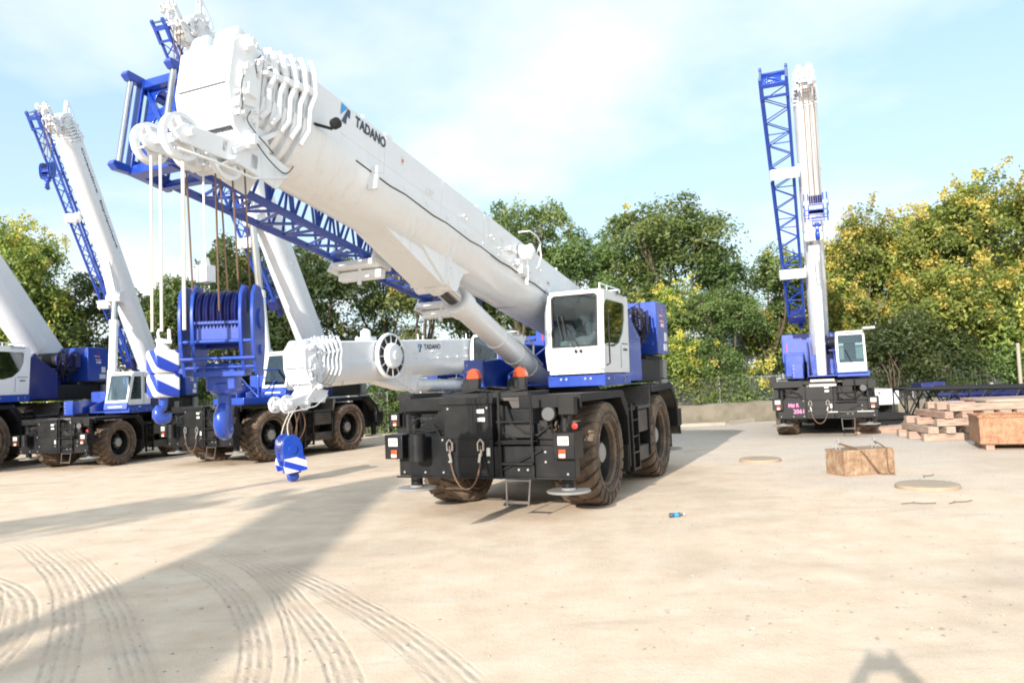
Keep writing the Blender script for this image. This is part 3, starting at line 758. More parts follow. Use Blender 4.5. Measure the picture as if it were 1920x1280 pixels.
    t.pipe([(3.5,-.7,1.3),(3.56,-.8,1.5),(3.5,-1.1,1.6),(3.4,-1.3,1.5)],.016,6); t.pipe([(3.45,-1.3,1.3),(3.5,-1.2,1.42),(3.5,-.9,1.38),(3.52,-.7,1.42)],.012,6)
    t.pipe([(3.2,1.42,1.75),(3.35,1.5,1.62),(3.4,1.45,1.4),(3.5,1.5,1.36)],.014,6)
    t.build('hose', M['dark'], bum)
    t = MB(); t.box(3.2,3.5,.45,.95,1.25,1.5); t.box(3.0,3.3,-1.2,-.7,1.3,1.62); t.lathe([(.10,0),(.10,.3),(.04,.34)], (3.3,-.95,1.3), (0,0,1), 14); t.box(3.25,3.42,1.0,1.15,1.3,1.52)
    t.build('valve_block', M['dark'], bum, bev=.02)
    t = MB(); t.box(3.0,3.06,-1.62,-1.0,1.35,1.8); t.box(.7,.74,1.0,1.62,.42,.9); t.build('mud_flap', M['dark'], root)
    # steps, grab posts
    l = MB()
    for y in (.42,.96):
        l.tube((3.62,y,1.14),(3.62,y,1.95),.022,n=8); l.box(3.58,3.62,y-.02,y+.02,.64,1.14)
    for z in (1.22,1.52): l.bar((3.62,.38,z),(3.62,.96,z),.05,.02)
    l.bar((3.64,.40,.88),(3.64,.98,.88),.07,.03); l.box(3.4,3.64,.35,.95,1.18,1.2)
    l.build('front_steps', K, root)
    l = MB()
    for y in (.50,.90): l.bar((3.60,y,.64),(3.66,y+(.02 if y < .6 else -.02),.25),.025,.025)
    l.bar((3.66,.5,.30),(3.66,.9,.30),.03,.04); l.bar((3.6,.5,.62),(3.6,.9,.62),.03,.02)
    l.build('folding_step', M['deck'], root)
    # tow sling and shackles
    if cfg.get('sling', True):
        w = MB(); ya, yb = -.45, .10
        w.pipe([(3.66, ya+(yb-ya)*(.5+.5*math.cos(math.pi-math.pi*k3/14)), 1.16-.68*math.sin(math.pi*k3/14)**.85) for k3 in range(15)], .013, 6)
        w.build('sling_rope', M['rope'], root)
        w = MB()
        for y in (ya,yb):
            w.pipe([(3.65,y-.045,1.08),(3.65,y-.05,1.2),(3.65,y,1.26),(3.65,y+.05,1.2),(3.65,y+.045,1.08)],.017,6); w.tube((3.65,y,1.0),(3.65,y,1.1),.022)
            w.bar((3.66,y+(.03 if y<0 else -.03),.90),(3.66,y,1.04),.04,.035)
        w.build('shackle', M['chrome'], root)
    # lamps, mirrors, beacons
    m = MB(); m.lathe([(.02,-.13),(.09,-.1),(.115,-.02),(.12,.06),(.10,.065)], (3.5,1.22,1.62), (1,0,0), 20); m.tube((3.4,1.22,1.3),(3.46,1.22,1.55),.02)
    m.box(3.35,3.5,1.36,1.62,1.60,1.88); m.pipe([(3.3,1.5,1.3),(3.42,1.5,1.5),(3.42,1.5,1.62)],.018,6)
    m.build('work_lamp', K, root, bev=.01)
    m = MB(); m.lathe([(0,.062),(.10,.06),(.10,.066),(0,.07)], (3.5,1.22,1.62), (1,0,0), 20); m.build('lamp_glass', M['interior'], root)
    m = MB(); m.lathe([(.045,0),(.045,.02),(0,.025)], (3.66,1.68,1.44), (1,0,0), 14); m.build('red_reflector', M['red'], root)
    if cfg.get('hookguard', True):
        for (x, y, h, hot) in ((2.6,-.60,.30,0),(2.9,-.32,.46,1),(2.4,.18,.32,0),(2.7,.44,.46,1),(2.0,.05,.3,0)):
            m = MB(); m.prism([(y-.09,1.9),(y+.09,1.9),(y+.11,1.9+h*.7),(y+.06,1.9+h*.93),(y,1.9+h),(y-.06,1.9+h*.93),(y-.11,1.9+h*.7)], 'x', x, x+.12)
            g = m.build('hook_guard', M['dark'], root, bev=.015)
            if hot:
                m = MB(); m.prism([(y-.115,1.9+h*.66),(y+.115,1.9+h*.66),(y+.105,1.9+h*.8),(y+.065,1.9+h*.97),(y,1.9+h*1.04),(y-.065,1.9+h*.97),(y-.105,1.9+h*.8)], 'x', x-.01, x+.13)
                m.build('orange_cap', M['orange'], g, bev=.01)
        m = MB(); m.box(2.3,3.2,-.8,.75,1.885,1.97); m.pipe([(3.1,-.7,1.95),(3.1,-.2,2.02),(3.1,.3,1.96),(3.15,.7,2.02)],.03,6); m.pipe([(2.9,-.7,1.98),(2.8,-.1,2.06),(2.9,.5,2.0)],.025,6)
        m.build('hose_tray', M['dark'], root, bev=.02)
    # ---- turntable and superstructure
    Ms = Matrix.Rotation(slew, 4, 'Z')
    m = MB(Ms); m.lathe([(0,1.88),(.85,1.88),(.85,1.96),(.80,2.0),(.80,2.03),(0,2.03)], (0,0,0), (0,0,1), 40); m.build('turntable', M['dark'], root)
    m = MB(Ms)
    for y in (-.50,.46):
        m.prism([(-3.0,2.05),(1.25,2.03),(1.25,2.28),(.4,2.5),(-1.2,3.0),(-2.2,3.45),(-2.9,3.45),(-3.1,3.0)], 'y', y, y+.05)
    m.box(-3.0,1.3,-.5,.5,2.03,2.08); m.box(-2.4,-2.2,-.46,.46,2.1,2.9)
    m.box(.1,1.70,.50,1.56,2.00,2.20)
    for y in (-.62,): m.prism([(.2,2.03),(2.0,2.03),(2.0,2.52),(1.3,2.58),(.2,2.4)], 'y', y-.04, y)
    m.box(1.95,2.0,-1.02,-.62,2.0,2.56)
    m.box(.2,2.0,-1.02,-.98,2.03,2.2)
    sup = m.build('superstructure', M['blue'], root, bev=.01)
    m = MB(Ms)
    for (x,z) in ((.3,2.12),(.55,2.12),(1.2,2.12),(1.5,2.12),(.55,2.06)): m.lathe([(.022,0),(.022,.015),(0,.018)], (x,1.562,z), (0,1,0), 8)
    for y in (.75,.85,1.2,1.3): m.lathe([(.022,0),(.022,.015),(0,.018)], (1.702,y,2.13), (1,0,0), 8)
    for z in (2.1,2.2,2.34,2.46): m.lathe([(.02,0),(.02,.015),(0,.018)], (2.002,-.95,z), (1,0,0), 8)
    m.build('bolt', M['grey'], sup)
    # left-hand machinery panel, winches, engine
    m = MB(Ms)
    m.prism([(-1.15,2.05),(.02,2.05),(.02,3.35),(-.25,3.45),(-1.15,2.95)], 'y', 1.38, 1.44)
    m.box(-1.15,.02,.6,1.38,2.05,2.15); m.box(-1.2,-1.14,.6,1.44,2.05,2.95)
    m.build('side_panel', M['navy'] if not big else M['blue'], sup, bev=.008)
    m = MB(Ms)
    m.box(-3.0,.0,-1.3,-.62,2.04,2.9); m.box(-2.4,-1.0,-1.36,-.62,2.04,3.0)
    m.build('tank', M['blue'], sup, bev=.03)
    wi = MB(Ms)
    for x in (-1.7,-2.25):
        wi.lathe([(.30,-.5),(.30,-.44),(.2,-.44),(.2,.44),(.30,.44),(.30,.5)], (x,.72,3.35), (0,1,0), 28)
        wi.box(x-.1,x+.1,1.15,1.35,3.1,3.55)
    wi.box(-2.5,-1.3,.3,1.2,3.0,3.06)
    wi.build('winch', M['navy'], sup, bev=.006)
    wr = MB(Ms)
    for x in (-1.7,-2.25):
        for i in range(12): wr.lathe([(.235,-.03),(.25,0),(.235,.03)], (x,.36+i*.065,3.35), (0,1,0), 20)
    rr = random.Random(3)
    for i in range(14):
        a = Vector((-1.3-rr.random()*.9, 1.0+rr.random()*.35, 2.6+rr.random()*.3)); b2 = a + Vector((rr.uniform(-.4,.4), rr.uniform(-.1,.2), rr.uniform(.5,.95)))
        wr.pipe([a, (a+b2)/2+Vector((rr.uniform(-.2,.2), .1, rr.uniform(-.1,.1))), b2, b2+Vector((rr.uniform(-.3,.1), -.2, -.1))], .02, 6)
    wr.build('winch_rope', M['dark'], sup)
    # counterweight
    m = MB(Ms)
    m.add([(x,y,z) for z in (2.62,3.80) for (x,y) in ((-2.55,1.48),(-3.55,1.48),(-4.05,.95),(-4.05,-.95),(-3.55,-1.48),(-2.55,-1.48))],
          [(0,1,2,3,4,5),(11,10,9,8,7,6)]+[(i,(i+1)%6,6+(i+1)%6,6+i) for i in range(6)])
    cw = m.build('counterweight', M['blue'], root, bev=.02)
    st = MB(Ms); st.box(-3.4,-3.1,1.484,1.49,2.70,2.86); st.box(-3.4,-3.2,1.484,1.49,2.92,3.12); st.box(-3.18,-2.95,1.484,1.49,3.24,3.32); st.box(-3.18,-2.9,1.484,1.49,3.36,3.385); st.box(-3.12,-2.85,1.484,1.49,3.48,3.505)
    st.box(-2.54,-2.535,-1.4,-1.15,2.9,2.96)
    st.build('sticker', M['sticker'], cw)
    st = MB(Ms); st.box(-3.03,-3.0,1.491,1.495,3.22,3.7); st.box(-2.54,-2.533,-1.3,-1.27,3.0,3.4); st.build('warning_stripe', M['red'], cw)
    m = MB(Ms); m.box(-3.9,-2.4,-1.3,1.25,2.0,2.6); m.box(-3.2,-1.2,.6,1.34,2.0,2.5); m.build('engine', M['dark'], sup, bev=.03)
    m = MB(Ms)
    m.box(-3.78,-3.42,1.26,1.36,2.08,2.50)
    for i in range(5):
        for k2 in range(4): m.box(-3.74+.08*k2,-3.69+.08*k2,1.36,1.368,2.12+.075*i,2.16+.075*i)
    m.tube((-3.9,1.3,2.0),(-3.3,1.3,2.0),.05,n=12)
    m.build('exhaust_guard', M['grey'], sup)
    (cab_modern if cfg.get('cab', 'modern') == 'modern' else cab_trapezoid)(root, Ms)
    # ---- boom
    pz = cfg.get('pz', 3.10)
    Mb = Ms @ Matrix.Translation((-2.6,0,pz)) @ Matrix.Rotation(-el, 4, 'Y')
    cfg.setdefault('U', 10.55)
    boom, utip = boom_set(root, Mb, cfg)
    if cfg.get('ext'):      # extended inner section
        e = MB(Mb); P = boomprof(.84, 1.1, .76); 
        e.loft([[(utip-.2,p[0],p[1]) for p in P], [(utip+cfg['ext'],p[0],p[1]) for p in P]]); e.build('inner_section', M['white'], boom, ang=30); utip += cfg['ext']
    head = head_set(root, boom, Mb, utip, cfg)
    if cfg.get('jib', True): jib_set(root, Mb, utip+.45, cfg.get('ju0', 4.4), cfg)
    # lift cylinder
    def B(u,v,w): return Mb @ Vector((u,v,w))
    piv = Ms @ Vector((.55,0,2.06)); kb = cfg.get('H',1.1)/1.1; eye = B(7.25 if cfg.get('lugu') is None else cfg['lugu'], 0, -.72*kb)
    dv = (eye-piv); Lc = dv.length; dn = dv.normalized()
    body = min(cfg.get('barrel', 3.75), Lc-.35); cs = cfg.get('cyl', 1.0)
    m = MB(); m.tube(piv, piv+dn*body, .195*cs, n=28); m.tube(piv+dn*(body-.22), piv+dn*(body+.03), .225*cs, n=28); m.tube(piv+dn*(body+.03), piv+dn*(body+.05), .2*cs, n=28)
    for t_ in (.62,.42,.25): m.tube(piv+dn*(body*t_-.02), piv+dn*(body*t_+.02), .207*cs, n=28)
    cyl = m.build('lift_cylinder', M['white'], root)
    m = MB(); m.tube(piv+dn*body, eye, .145*cs, n=24); m.build('cylinder_rod', M['chrome'], cyl)
    m = MB(); m.tube(eye-dn*.1, eye+dn*.12, .19*cs, n=20); m.lathe([(.17,-.3),(.17,.3)], eye, Mb.to_3x3() @ Vector((0,1,0)), 20); m.build('cylinder_eye', M['white'], cyl)
    m = MB(); sd = Ms.to_3x3() @ Vector((0,1,0)); up = dn.cross(sd)
    if up.z < 0: up = -up
    for off in (.05,-.06,.1): m.pipe([piv+dn*.5+up*.2+sd*off, piv+dn*1.0+up*.24+sd*off, piv+dn*(body*.45)+up*.22+sd*off], .018, 6)
    m.pipe([piv+dn*1.0+up*.2+sd*.12, piv+dn*1.05+up*.38+sd*.12, piv+dn*1.45+up*.38+sd*.12, piv+dn*1.5+up*.2+sd*.12], .02, 6)
    m.build('cylinder_pipe', M['white'], cyl)
    # bracket under the boom
    lu = cfg.get('lugu') or 7.25
    m = MB(Mb @ Matrix.Diagonal((1,kb,kb,1)))
    for y in (-.27,.24):
        m.prism([(lu+1.15,-.30),(lu+.62,-.60),(lu+.12,-.86),(lu-.12,-.86),(lu-.32,-.55),(lu-.72,-.40),(lu-.74,-.12),(lu-.1,-.05),(lu+.4,-.02)], 'y', y, y+.035)
    m.box(lu+.16,lu+.19,-.27,.27,-.84,-.35)
    m.prism([(lu+1.7,-.5),(lu+.2,-.86),(lu+.12,-.80),(lu+.6,-.5)], 'y', -.24, .24)
    m.prism([(-.43,-.10),(.43,-.10),(.30,-.85),(-.30,-.85)], 'x', lu+.19, lu+.215)
    m.build('cylinder_bracket', M['white'], root, bev=.006)
    # fittings on the boom side
    fm = MB(Mb); hw = cfg.get('W', .84)/2
    for (u, w) in ((8.2,.2),(7.2,.2),(6.3,.2),(6.0,.1),(4.4,.25)):
        fm.pipe([(u,hw,w),(u,hw+.05,w+.01),(u+.14,hw+.05,w+.01),(u+.14,hw,w)], .014, 6)
    for u in (3.2,9.6,6.6): fm.tube((u,hw-.15,cfg.get('H',1.1)/2-.02),(u,hw-.15,cfg.get('H',1.1)/2+.12),.025); 
    fm.box(9.0,9.15,hw-.32,hw-.12,cfg.get('H',1.1)/2,cfg.get('H',1.1)/2+.11)
    fm.build('boom_fitting', M['white'], boom)
    if big:
        m = MB(Mb); m.lathe([(0,0),(.15,0),(.15,.02),(.13,.03),(.13,.16),(.15,.17),(.15,.19),(.10,.22),(0,.23)], (5.25,hw+.03,.30), (0,1,0), 28)
        m.pipe([(5.0,hw+.2,.35),(5.0,hw+.28,.52),(5.2,hw+.28,.60),(5.5,hw+.28,.58),(5.56,hw+.1,.56)],.014,6); m.pipe([(5.05,hw+.26,.1),(4.98,hw+.28,.3),(5.02,hw+.26,.52)],.014,6)
        m.box(4.95,5.5,hw,hw+.1,.02,.12); m.box(5.1,5.4,hw,hw+.12,-.1,.06); m.box(4.5,4.95,hw,hw+.02,-.04,.3); m.tube((5.15,hw+.1,-.25),(5.15,hw+.1,.1),.03); 
        m.box(5.5,5.75,hw,hw+.06,.2,.27)
        m.build('cable_reel', M['white'], boom, bev=.004)
        m = MB(Mb); m.lathe([(.03,0),(.06,.02),(.06,.08),(.02,.1)], (10.48,hw+.14,.06), (.3,1,0), 14); m.bar((10.62,hw,.03),(10.45,hw+.12,.03),.05,.012); m.build('floodlight', M['dark'], boom)
        m = MB(Mb); m.box(9.55,9.6,hw+.0,hw+.12,-.3,-.02); m.build('lug_plate', M['white'], boom)
    if big or cfg.get('decals'):
        m = MB(Mb)
        for (u, w, a, b_) in ((10.2,-.16,.16,.08),(8.9,.30,.05,.12),(3.9,.1,.14,.10),(2.6,.0,.10,.16),(6.9,-.02,.12,.05),(1.6,.2,.3,.05),(5.9,.28,.09,.05)):
            m.box(u,u+a,hw+.004,hw+.007,w,w+b_)
        m.build('decal', M['sticker'], boom)
        m = MB(Mb)
        for (u, w, a, b_) in ((10.22,-.13,.12,.012),(8.91,.33,.03,.05),(3.92,.12,.10,.03),(2.62,.04,.06,.04),(1.65,.215,.2,.012)): m.box(u,u+a,hw+.008,hw+.010,w,w+b_)
        m.build('decal_print', M['red'], boom)
        m = MB(Mb)      # weld seams and hose run along the shell
        for u in (9.3,7.9,6.6,4.9,3.0): m.box(u,u+.010,hw+.001,hw+.0045,-.005,.5)
        m.build('weld_seam', M['white'], boom)
        m = MB(Mb); pts = [(9.9-.35*i, hw+.03, -.075-.012*((i*7)%3)) for i in range(27)]
        m.pipe(pts, .010, 6); m.build('hose', M['dark'], boom)
    # logo and lettering
    lg = cfg.get('logo')
    if lg:
        ut, wt, lw, lh = lg
        for side in ((1,) if not cfg.get('bothsides') else (1,-1)):
            def F(x, y): return (ut - x, hw+.006, wt + y)
            a = MB(Mb); k = lh*1.6/102; ox = -lh*1.25 - .02*lh
            def G(px, py): return F(px*k - lh*2.0, lh*1.15 + py*k)
            a.add([G(0,0), G(0,-68), G(55,-6)], [(0,1,2)]); a.build('logo_mark', M['logo_blue'], boom, recalc=False)
            a = MB(Mb); a.add([G(57,-8), G(80,-12), G(78,-57), G(55,-52), G(50,-102), G(10,-101)], [(0,1,2,3,4,5)]); a.build('logo_mark', M['logo_dark'], boom, recalc=False)
            a = MB(Mb); put_text(a, 'TADANO', (lw, lh), F, .035); a.build('lettering', M['ink'], boom, recalc=False, smooth=False)
    if cfg.get('dealer'):
        ut, wt, lw, lh = cfg['dealer']
        a = MB(Mb); put_text(a, 'Coastline  Equipment', (lw, lh), lambda x, y: (ut-x, hw+.008, wt+y), .03); a.build('lettering', M['ink'], boom, recalc=False, smooth=False)
    return root, Mb, utip, Ms
# ------------------------------------------------------------------ striped paint
def mat_stripe():
    m, n, l, b = nt('blue_white_stripes')
    co = n.new('ShaderNodeTexCoord'); sp = n.new('ShaderNodeSeparateXYZ'); l.new(co.outputs['Object'], sp.inputs[0])
    s_ = math_n(n, l, 'ADD', math_n(n, l, 'ADD', sp.outputs[2], math_n(n, l, 'MULTIPLY', sp.outputs[1], 1.0)), math_n(n, l, 'MULTIPLY', sp.outputs[0], -.5))
    fr = math_n(n, l, 'FRACT', math_n(n, l, 'MULTIPLY', s_, 3.3)); g = math_n(n, l, 'GREATER_THAN', fr, .5)
    l.new(mixc(n, l, g, (.80,.80,.79), (.014,.055,.50)), b.inputs['Base Color']); b.inputs['Roughness'].default_value = .35; return m
M['stripe'] = mat_stripe()

def hook_shape(m, z0, s=1.0, rx=.13):
    pts = [(0,0,z0+.1),(0,0,z0-.08)]
    pts += [(rx*math.sin(a), 0, z0-.08-rx-.06+rx*math.cos(a)) for a in (0.15,.7,1.3,1.9,2.5,3.1,3.7,4.2,4.7)]
    m.pipe([(p[0],p[1]*s,p[2]) for p in pts], [.06,.055,.05,.058,.066,.072,.075,.07,.06,.045,.025], 14)
def hook_block(label, loc, rz, s=1.0, striped=False, tilt=(0,0), group='hook blocks of the cranes'):
    root = empty('hook_block', loc, rz, s); root.rotation_euler = (tilt[0], tilt[1], rz)
    tag(root, label, 'hook block', group)
    c = MB()
    side = [(-.10,-.02),(-.17,.12),(-.215,.25),(-.23,.55),(-.19,.74),(-.08,.84),(.08,.84),(.19,.74),(.23,.55),(.215,.25),(.17,.12),(.10,-.02)]
    for y in (.20,.31):
        for sd in (1,-1): c.prism(side, 'y', sd*y, sd*(y+.035))
    c.build('cheek_plate', M['blue'], root, bev=.008)
    b = MB()
    for z in (.30,.06,.14): b.tube((.19 if z > .1 else .12,-.34,z),(.19 if z>.1 else .12,.34,z),.018, n=10)
    b.box(.165,.185,-.20,.20,.30,.47); b.box(-.2,-.18,-.2,.2,.25,.5)
    b.box(.19,.215,-.235,.235,.46,.49); b.box(.1,.16,-.235,.235,-.03,.02)
    for sd in (1,-1): b.tube((0,sd*.34,.52),(0,sd*.37,.52),.10,n=20); b.tube((0,sd*.34,.22),(0,sd*.365,.22),.05,n=16)
    b.build('cross_bar', M['blue'], root, bev=.004)
    sh = MB()
    for i in range(6): sheave(sh, (0,-.16+.064*i,.56), (0,1,0), .235, .052)
    sh.build('sheave', M['navy'], root)
    t = MB(); t.box(-.11,.11,-.14,.14,-.16,.10); t.lathe([(.11,-.2),(.13,-.16),(.13,-.1),(.08,-.05)], (0,0,0), (0,0,1), 20)
    t.build('trunnion', M['blue'], root, bev=.02)
    h = MB(); hook_shape(h, -.16); 
    if not striped: h.prism([(-.07,-.16),(.07,-.16),(.09,-.5),(.05,-.62),(-.05,-.62),(-.10,-.5)], 'y', -.05,.05)
    h.build('hook', M['blue'], root, bev=.02)
    if striped:
        w = MB()
        for sd in (1,-1): w.prism([(-.24,.02),(.24,.02),(.26,.2),(.22,.34),(-.22,.34),(-.26,.2)], 'y', sd*.35, sd*.40)
        w.build('striped_weight', M['stripe'], root, bev=.01)
    return root
def ball_block(label, loc, rz, s=1.0):
    root = empty('hook_block', loc, rz, s); tag(root, label, 'hook block', 'hook blocks of the cranes')
    for z0 in (.30,.0):
        m = MB()
        m.prism([(-.13,z0),(.13,z0),(.15,z0+.04),(.15,z0+.25),(.13,z0+.29),(-.13,z0+.29),(-.15,z0+.25),(-.15,z0+.04)], 'x', -.15, .15)
        m.build('striped_weight', M['stripe'], root, bev=.025)
    m = MB()
    m.bar((-.02,-.13,.72),(.03,.22,.68),.10,.05); m.tube((0,-.06,.58),(0,-.06,.74),.045); m.lathe([(0,.58),(.1,.59),(.08,.62),(.05,.66),(0,.66)], (0,0,0), (0,0,1), 16)
    m.pipe([(0,-.1,.72),(0,-.12,.82),(0,-.08,.86)],.02,6); m.pipe([(0,.2,.70),(0,.19,.84)],.022,6)
    m.build('rope_socket', M['white'], root, bev=.01)
    m = MB(); hook_shape(m, .02, rx=.075); m.build('hook', M['blue'], root)
    return root

# ------------------------------------------------------------------ the cranes
main, MbA, utA, MsA = crane('main_crane', 'largest nearest crane with black carrier and long white lettered boom', (.859,15.274), .4265,
    dict(el=9.9, big=True, U=10.78, hl=.6, gsh=.28, jtop=-.36, gz=-.70, logo=(9.93,.345,.62,.135), rooster=False, jt=.36, ju0=5.2, brk=(5.6,7.9), jn=13, jw=.62), )
craneC, MbC, utC, MsC = crane('level_boom_crane', 'crane with level white boom and big cable drum, behind the nearest crane', (-.98,25.9), .35,
    dict(el=-2.3, slew=-.132, pz=3.2, logo=(6.8,.26,.87,.15), jib=False, rooster=False, sling=False, hookguard=False))
craneB, MbB, utB, MsB = crane('upright_crane', 'crane second from the left, slanted cab, boom lettered Coastline Equipment', (-13.9,26.8), .22,
    dict(s=.84, el=59.8, slew=.10, U=11.05, W=.68, H=.90, cab='trap', dealer=(10.7,.10,4.2,.15), sling=False, hookguard=False, ju0=1.5, jw=.36, jt=.3, jb=-.42, brk=(4.2,8.0), lugu=4.6, cyl=.85))
craneD, MbD, utD, MsD = crane('upright_crane', 'crane with steep white boom rising behind the hanging blue hook block', (-8.0,26.0), .5,
    dict(s=.95, el=58.6, slew=.17, U=11.9, W=.78, H=1.0, hl=1.0, cab='trap', sling=True, hookguard=False, ju0=3.2, jw=.42, jt=.3, jb=-.45, brk=(5.5,8.8), lugu=6.4, cyl=.85))
craneE, MbE, utE, MsE = crane('upright_crane', 'rightmost crane seen head on with near vertical boom and blue lattice jib', (10.82,26.7), .38,
    dict(s=.92, el=46.6, slew=0, U=11.0, W=.66, H=.86, cab='trap', hookguard=False, ju0=2.2, jw=.80, jtop=-.05, jt=.3, jb=-.43, brk=(4.3,8.6), lugu=6.0, barrel=5.0, drum=False, rooster=False, cyl=.9))
craneA, MbA2, utA2, MsA2 = crane('upright_crane', 'leftmost crane with curved cab window, cut by the frame edge', (-18.3,26.5), .12,
    dict(s=1.1, el=48, slew=-.05, jib=False, sling=False, hookguard=False, U=10.5))
# a sixth crane of the row stands behind the photographer; its raised boom throws the broad shadow across the sand
craneF, MbF, utF, MsF = crane('upright_crane', 'crane out of view behind the photographer whose boom shades the sand', (-9.6,-8.0), 1.5708,
    dict(s=1.0, el=37, slew=0, U=9.5, cab='trap', sling=False, hookguard=False, jib=False, rooster=False, lugu=5.6))

craneG, MbG, utG, MsG = crane('upright_crane', 'crane out of view far behind and left whose boom tip shades the sand', (-25.0,-12.0), -1.5708,
    dict(s=1.0, el=42, slew=0, U=9.8, cab='trap', sling=False, hookguard=False, lugu=5.6, ju0=3))
# crane D deck rail, crane E bumper writing
def rope(root, name, pts, r, mat, n=6):
    m = MB(); m.pipe(pts, r, n); return m.build(name, mat, root)
# reel and caps on crane C
rl = MB(MbC); u, w = 8.55, .12
rl.lathe([(.56,.0),(.60,.0),(.62,.03),(.60,.12),(.555,.12),(.555,.0)], (u,.46,w), (0,1,0), 48, closed=True)
for k in range(12):
    a = 2*math.pi*k/12; rl.bar((u+.3*math.cos(a),.56,w+.3*math.sin(a)), (u+.58*math.cos(a),.56,w+.58*math.sin(a)), .03, .02)
rl.lathe([(0,.1),(.35,.1),(.35,.14),(.33,.2),(.30,.24),(.12,.25),(.11,.28),(0,.28)], (u,.46,w), (0,1,0), 36)
reel = rl.build('cable_drum', M['white'], [o for o in craneC.children if o.name.startswith('boom')][0])
rb = MB(MbC); rb.lathe([(0,.0),(.57,.0),(.57,.06),(.34,.07)], (u,.47,w), (0,1,0), 40); rb.build('drum_cable', M['dark'], reel)
cp = MB(MbC)
for uu in (3.75,3.05): cp.lathe([(.0,.0),(.24,0),(.24,.14),(.22,.17),(.0,.18)], (uu,.40,-.12), (0,1,0), 32)
cp.build('round_cover', M['white'], [o for o in craneC.children if o.name.startswith('boom')][0])
# mirror, clutter on C boom top
cl = MB(MbC); cl.box(8.7,9.1,-.2,.2,.55,.66); cl.lathe([(0,0),(.14,0),(.14,.16),(.06,.22),(0,.22)], (8.9,0,.66), (0,0,1), 16)
for uu in (6.9,5.6,4.2): cl.tube((uu,.3,.5),(uu,.3,.72),.02)
cl.build('boom_fitting', M['white'], [o for o in craneC.children if o.name.startswith('boom')][0])

# ropes of the main crane
hb = Vector((8.80,.02,2.36))
for (dx, dy) in ((.17,-.17),(.17,.15),(-.17,-.1),(-.17,.04),(-.17,.18)):
    rope(main, 'hoist_rope', [(hb.x+dx*1.1, hb.y+dy, 2.9), (hb.x+dx+.05, hb.y+dy*1.15, 4.32)], .009, M['rope'])
m = MB(); m.box(hb.x+.12, hb.x+.24, -.06, .07, 3.18, 3.34); m.tube((hb.x+.18,0,3.34),(hb.x+.18,0,4.3),.011,n=6); m.prism([(-.03,3.34),(.04,3.34),(.02,3.42),(-.01,3.42)], 'x', hb.x+.15, hb.x+.21)
m.build('rope_weight', M['white'], main, bev=.008)
for (x, y, r_) in ((9.50,-.10,.012),(9.46,-.03,.013),(9.42,.20,.016)):
    rope(main, 'white_rope', [(x, y, 2.70), (x-.02, y, 4.28)], r_, M['ropew'])
hw = main.matrix_basis
def W(root, p): return root.matrix_basis @ Vector(p)
p = W(main, (hb.x,hb.y,2.32)); hook_block('big blue hook block of many sheaves hanging under the nearest boom tip', p, -1.48, 1.0)
p = W(main, (9.48,0,2.12)); ball_block('small blue and white striped hook weight hanging left of the big blue hook block', p, main.rotation_euler.z-.3, .70)
# crane C hook block standing on the ground with slack ropes
hc = Vector((-5.36,18.2,.24)); hook_block('blue and white striped hook block resting on the sand with slack ropes', hc, -2.6, 1.05, striped=True, tilt=(0,.12))
root_c = empty('tmp', (0,0,0)); bpy.data.objects.remove(root_c)
inv = craneC.matrix_basis.inverted()
hd = MbC @ Vector((utC+.5,0,-.7))
for i, (dx, dy, sag) in enumerate(((-.25,-.2,.35),(-.18,.05,.25),(.1,-.1,-.1),(.22,.1,-.25),(0,.2,.05))):
    a = hd + Vector((dx*1.5, dy, -.02)); b_ = inv @ (hc + Vector((dx*.6, dy*.3, .75 if sag < .3 else .1)))
    pts = [a.lerp(b_, t/10) + Vector((-.1, -sag*math.sin(math.pi*t/10), -.05*math.sin(math.pi*t/10))) for t in range(11)]
    rope(craneC, 'slack_rope', pts, .013, M['ropew'] if i < 2 else M['rope'])
# crane E and B rigging
for (cr, Mb_, ut_, hk) in ((craneE, MbE, utE, (.35,4.3)), (craneB, MbB, utB, (.4,2.2)), (craneD, MbD, utD, (.4,2.0))):
    q = Mb_ @ Vector((ut_+.3,.1,-.85))
    L = hk[1]; s = cr.scale.x
    for dy in (-.15,0,.15): rope(cr, 'hoist_rope', [(q.x, q.y+dy, q.z), (q.x, q.y+dy, q.z-L+.8)], .014, M['rope'])
    pw_ = cr.matrix_basis @ Vector((q.x, q.y, q.z-L))
    lab = {craneE: 'blue hook block hanging close to the vertical boom of the rightmost crane', craneB: 'small hook block hanging near the tip of the Coastline Equipment boom', craneD: 'hook block hanging at the high tip behind the nearest boom head'}[cr]
    hook_block(lab, pw_, cr.rotation_euler.z, s*(1.0 if cr is craneE else .7))
# writing on the bumper of crane E
PINK = paint('pink_marker', (.75,.25,.5), .6, amt=0)
a = MB(); put_text(a, 'M# R', (.34,.15), lambda x, y: (3.505, -1.15+x, 1.02+y), .02); a.build('lettering', PINK, craneE, recalc=False, smooth=False); a = MB(); put_text(a, '2061', (.34,.15), lambda x, y: (3.505, -1.0+x, .82+y), .02)
a.build('lettering', PINK, craneE, recalc=False, smooth=False)
m = MB(); m.box(3.6,3.62,-.4,.35,1.88,1.96); m.box(3.6,3.615,-.45,.4,1.72,1.8); m.build('grille', M['ropew'], craneE)
m = MB(); m.box(3.59,3.61,.1,1.5,.84,.87); m.build('bumper_trim', M['ropew'], craneE)
for cr, col in ((craneE, 'navy'), (craneD, 'navy')):
    m = MB(); m.box(2.9,3.05,-1.75,-1.52,1.75,2.1); m.build('mirror', M['dark'], cr, bev=.02)
m = MB(); m.box(.9,1.9,1.42,1.8,3.66,3.72); m.build('roof_panel', M['white'], craneE)
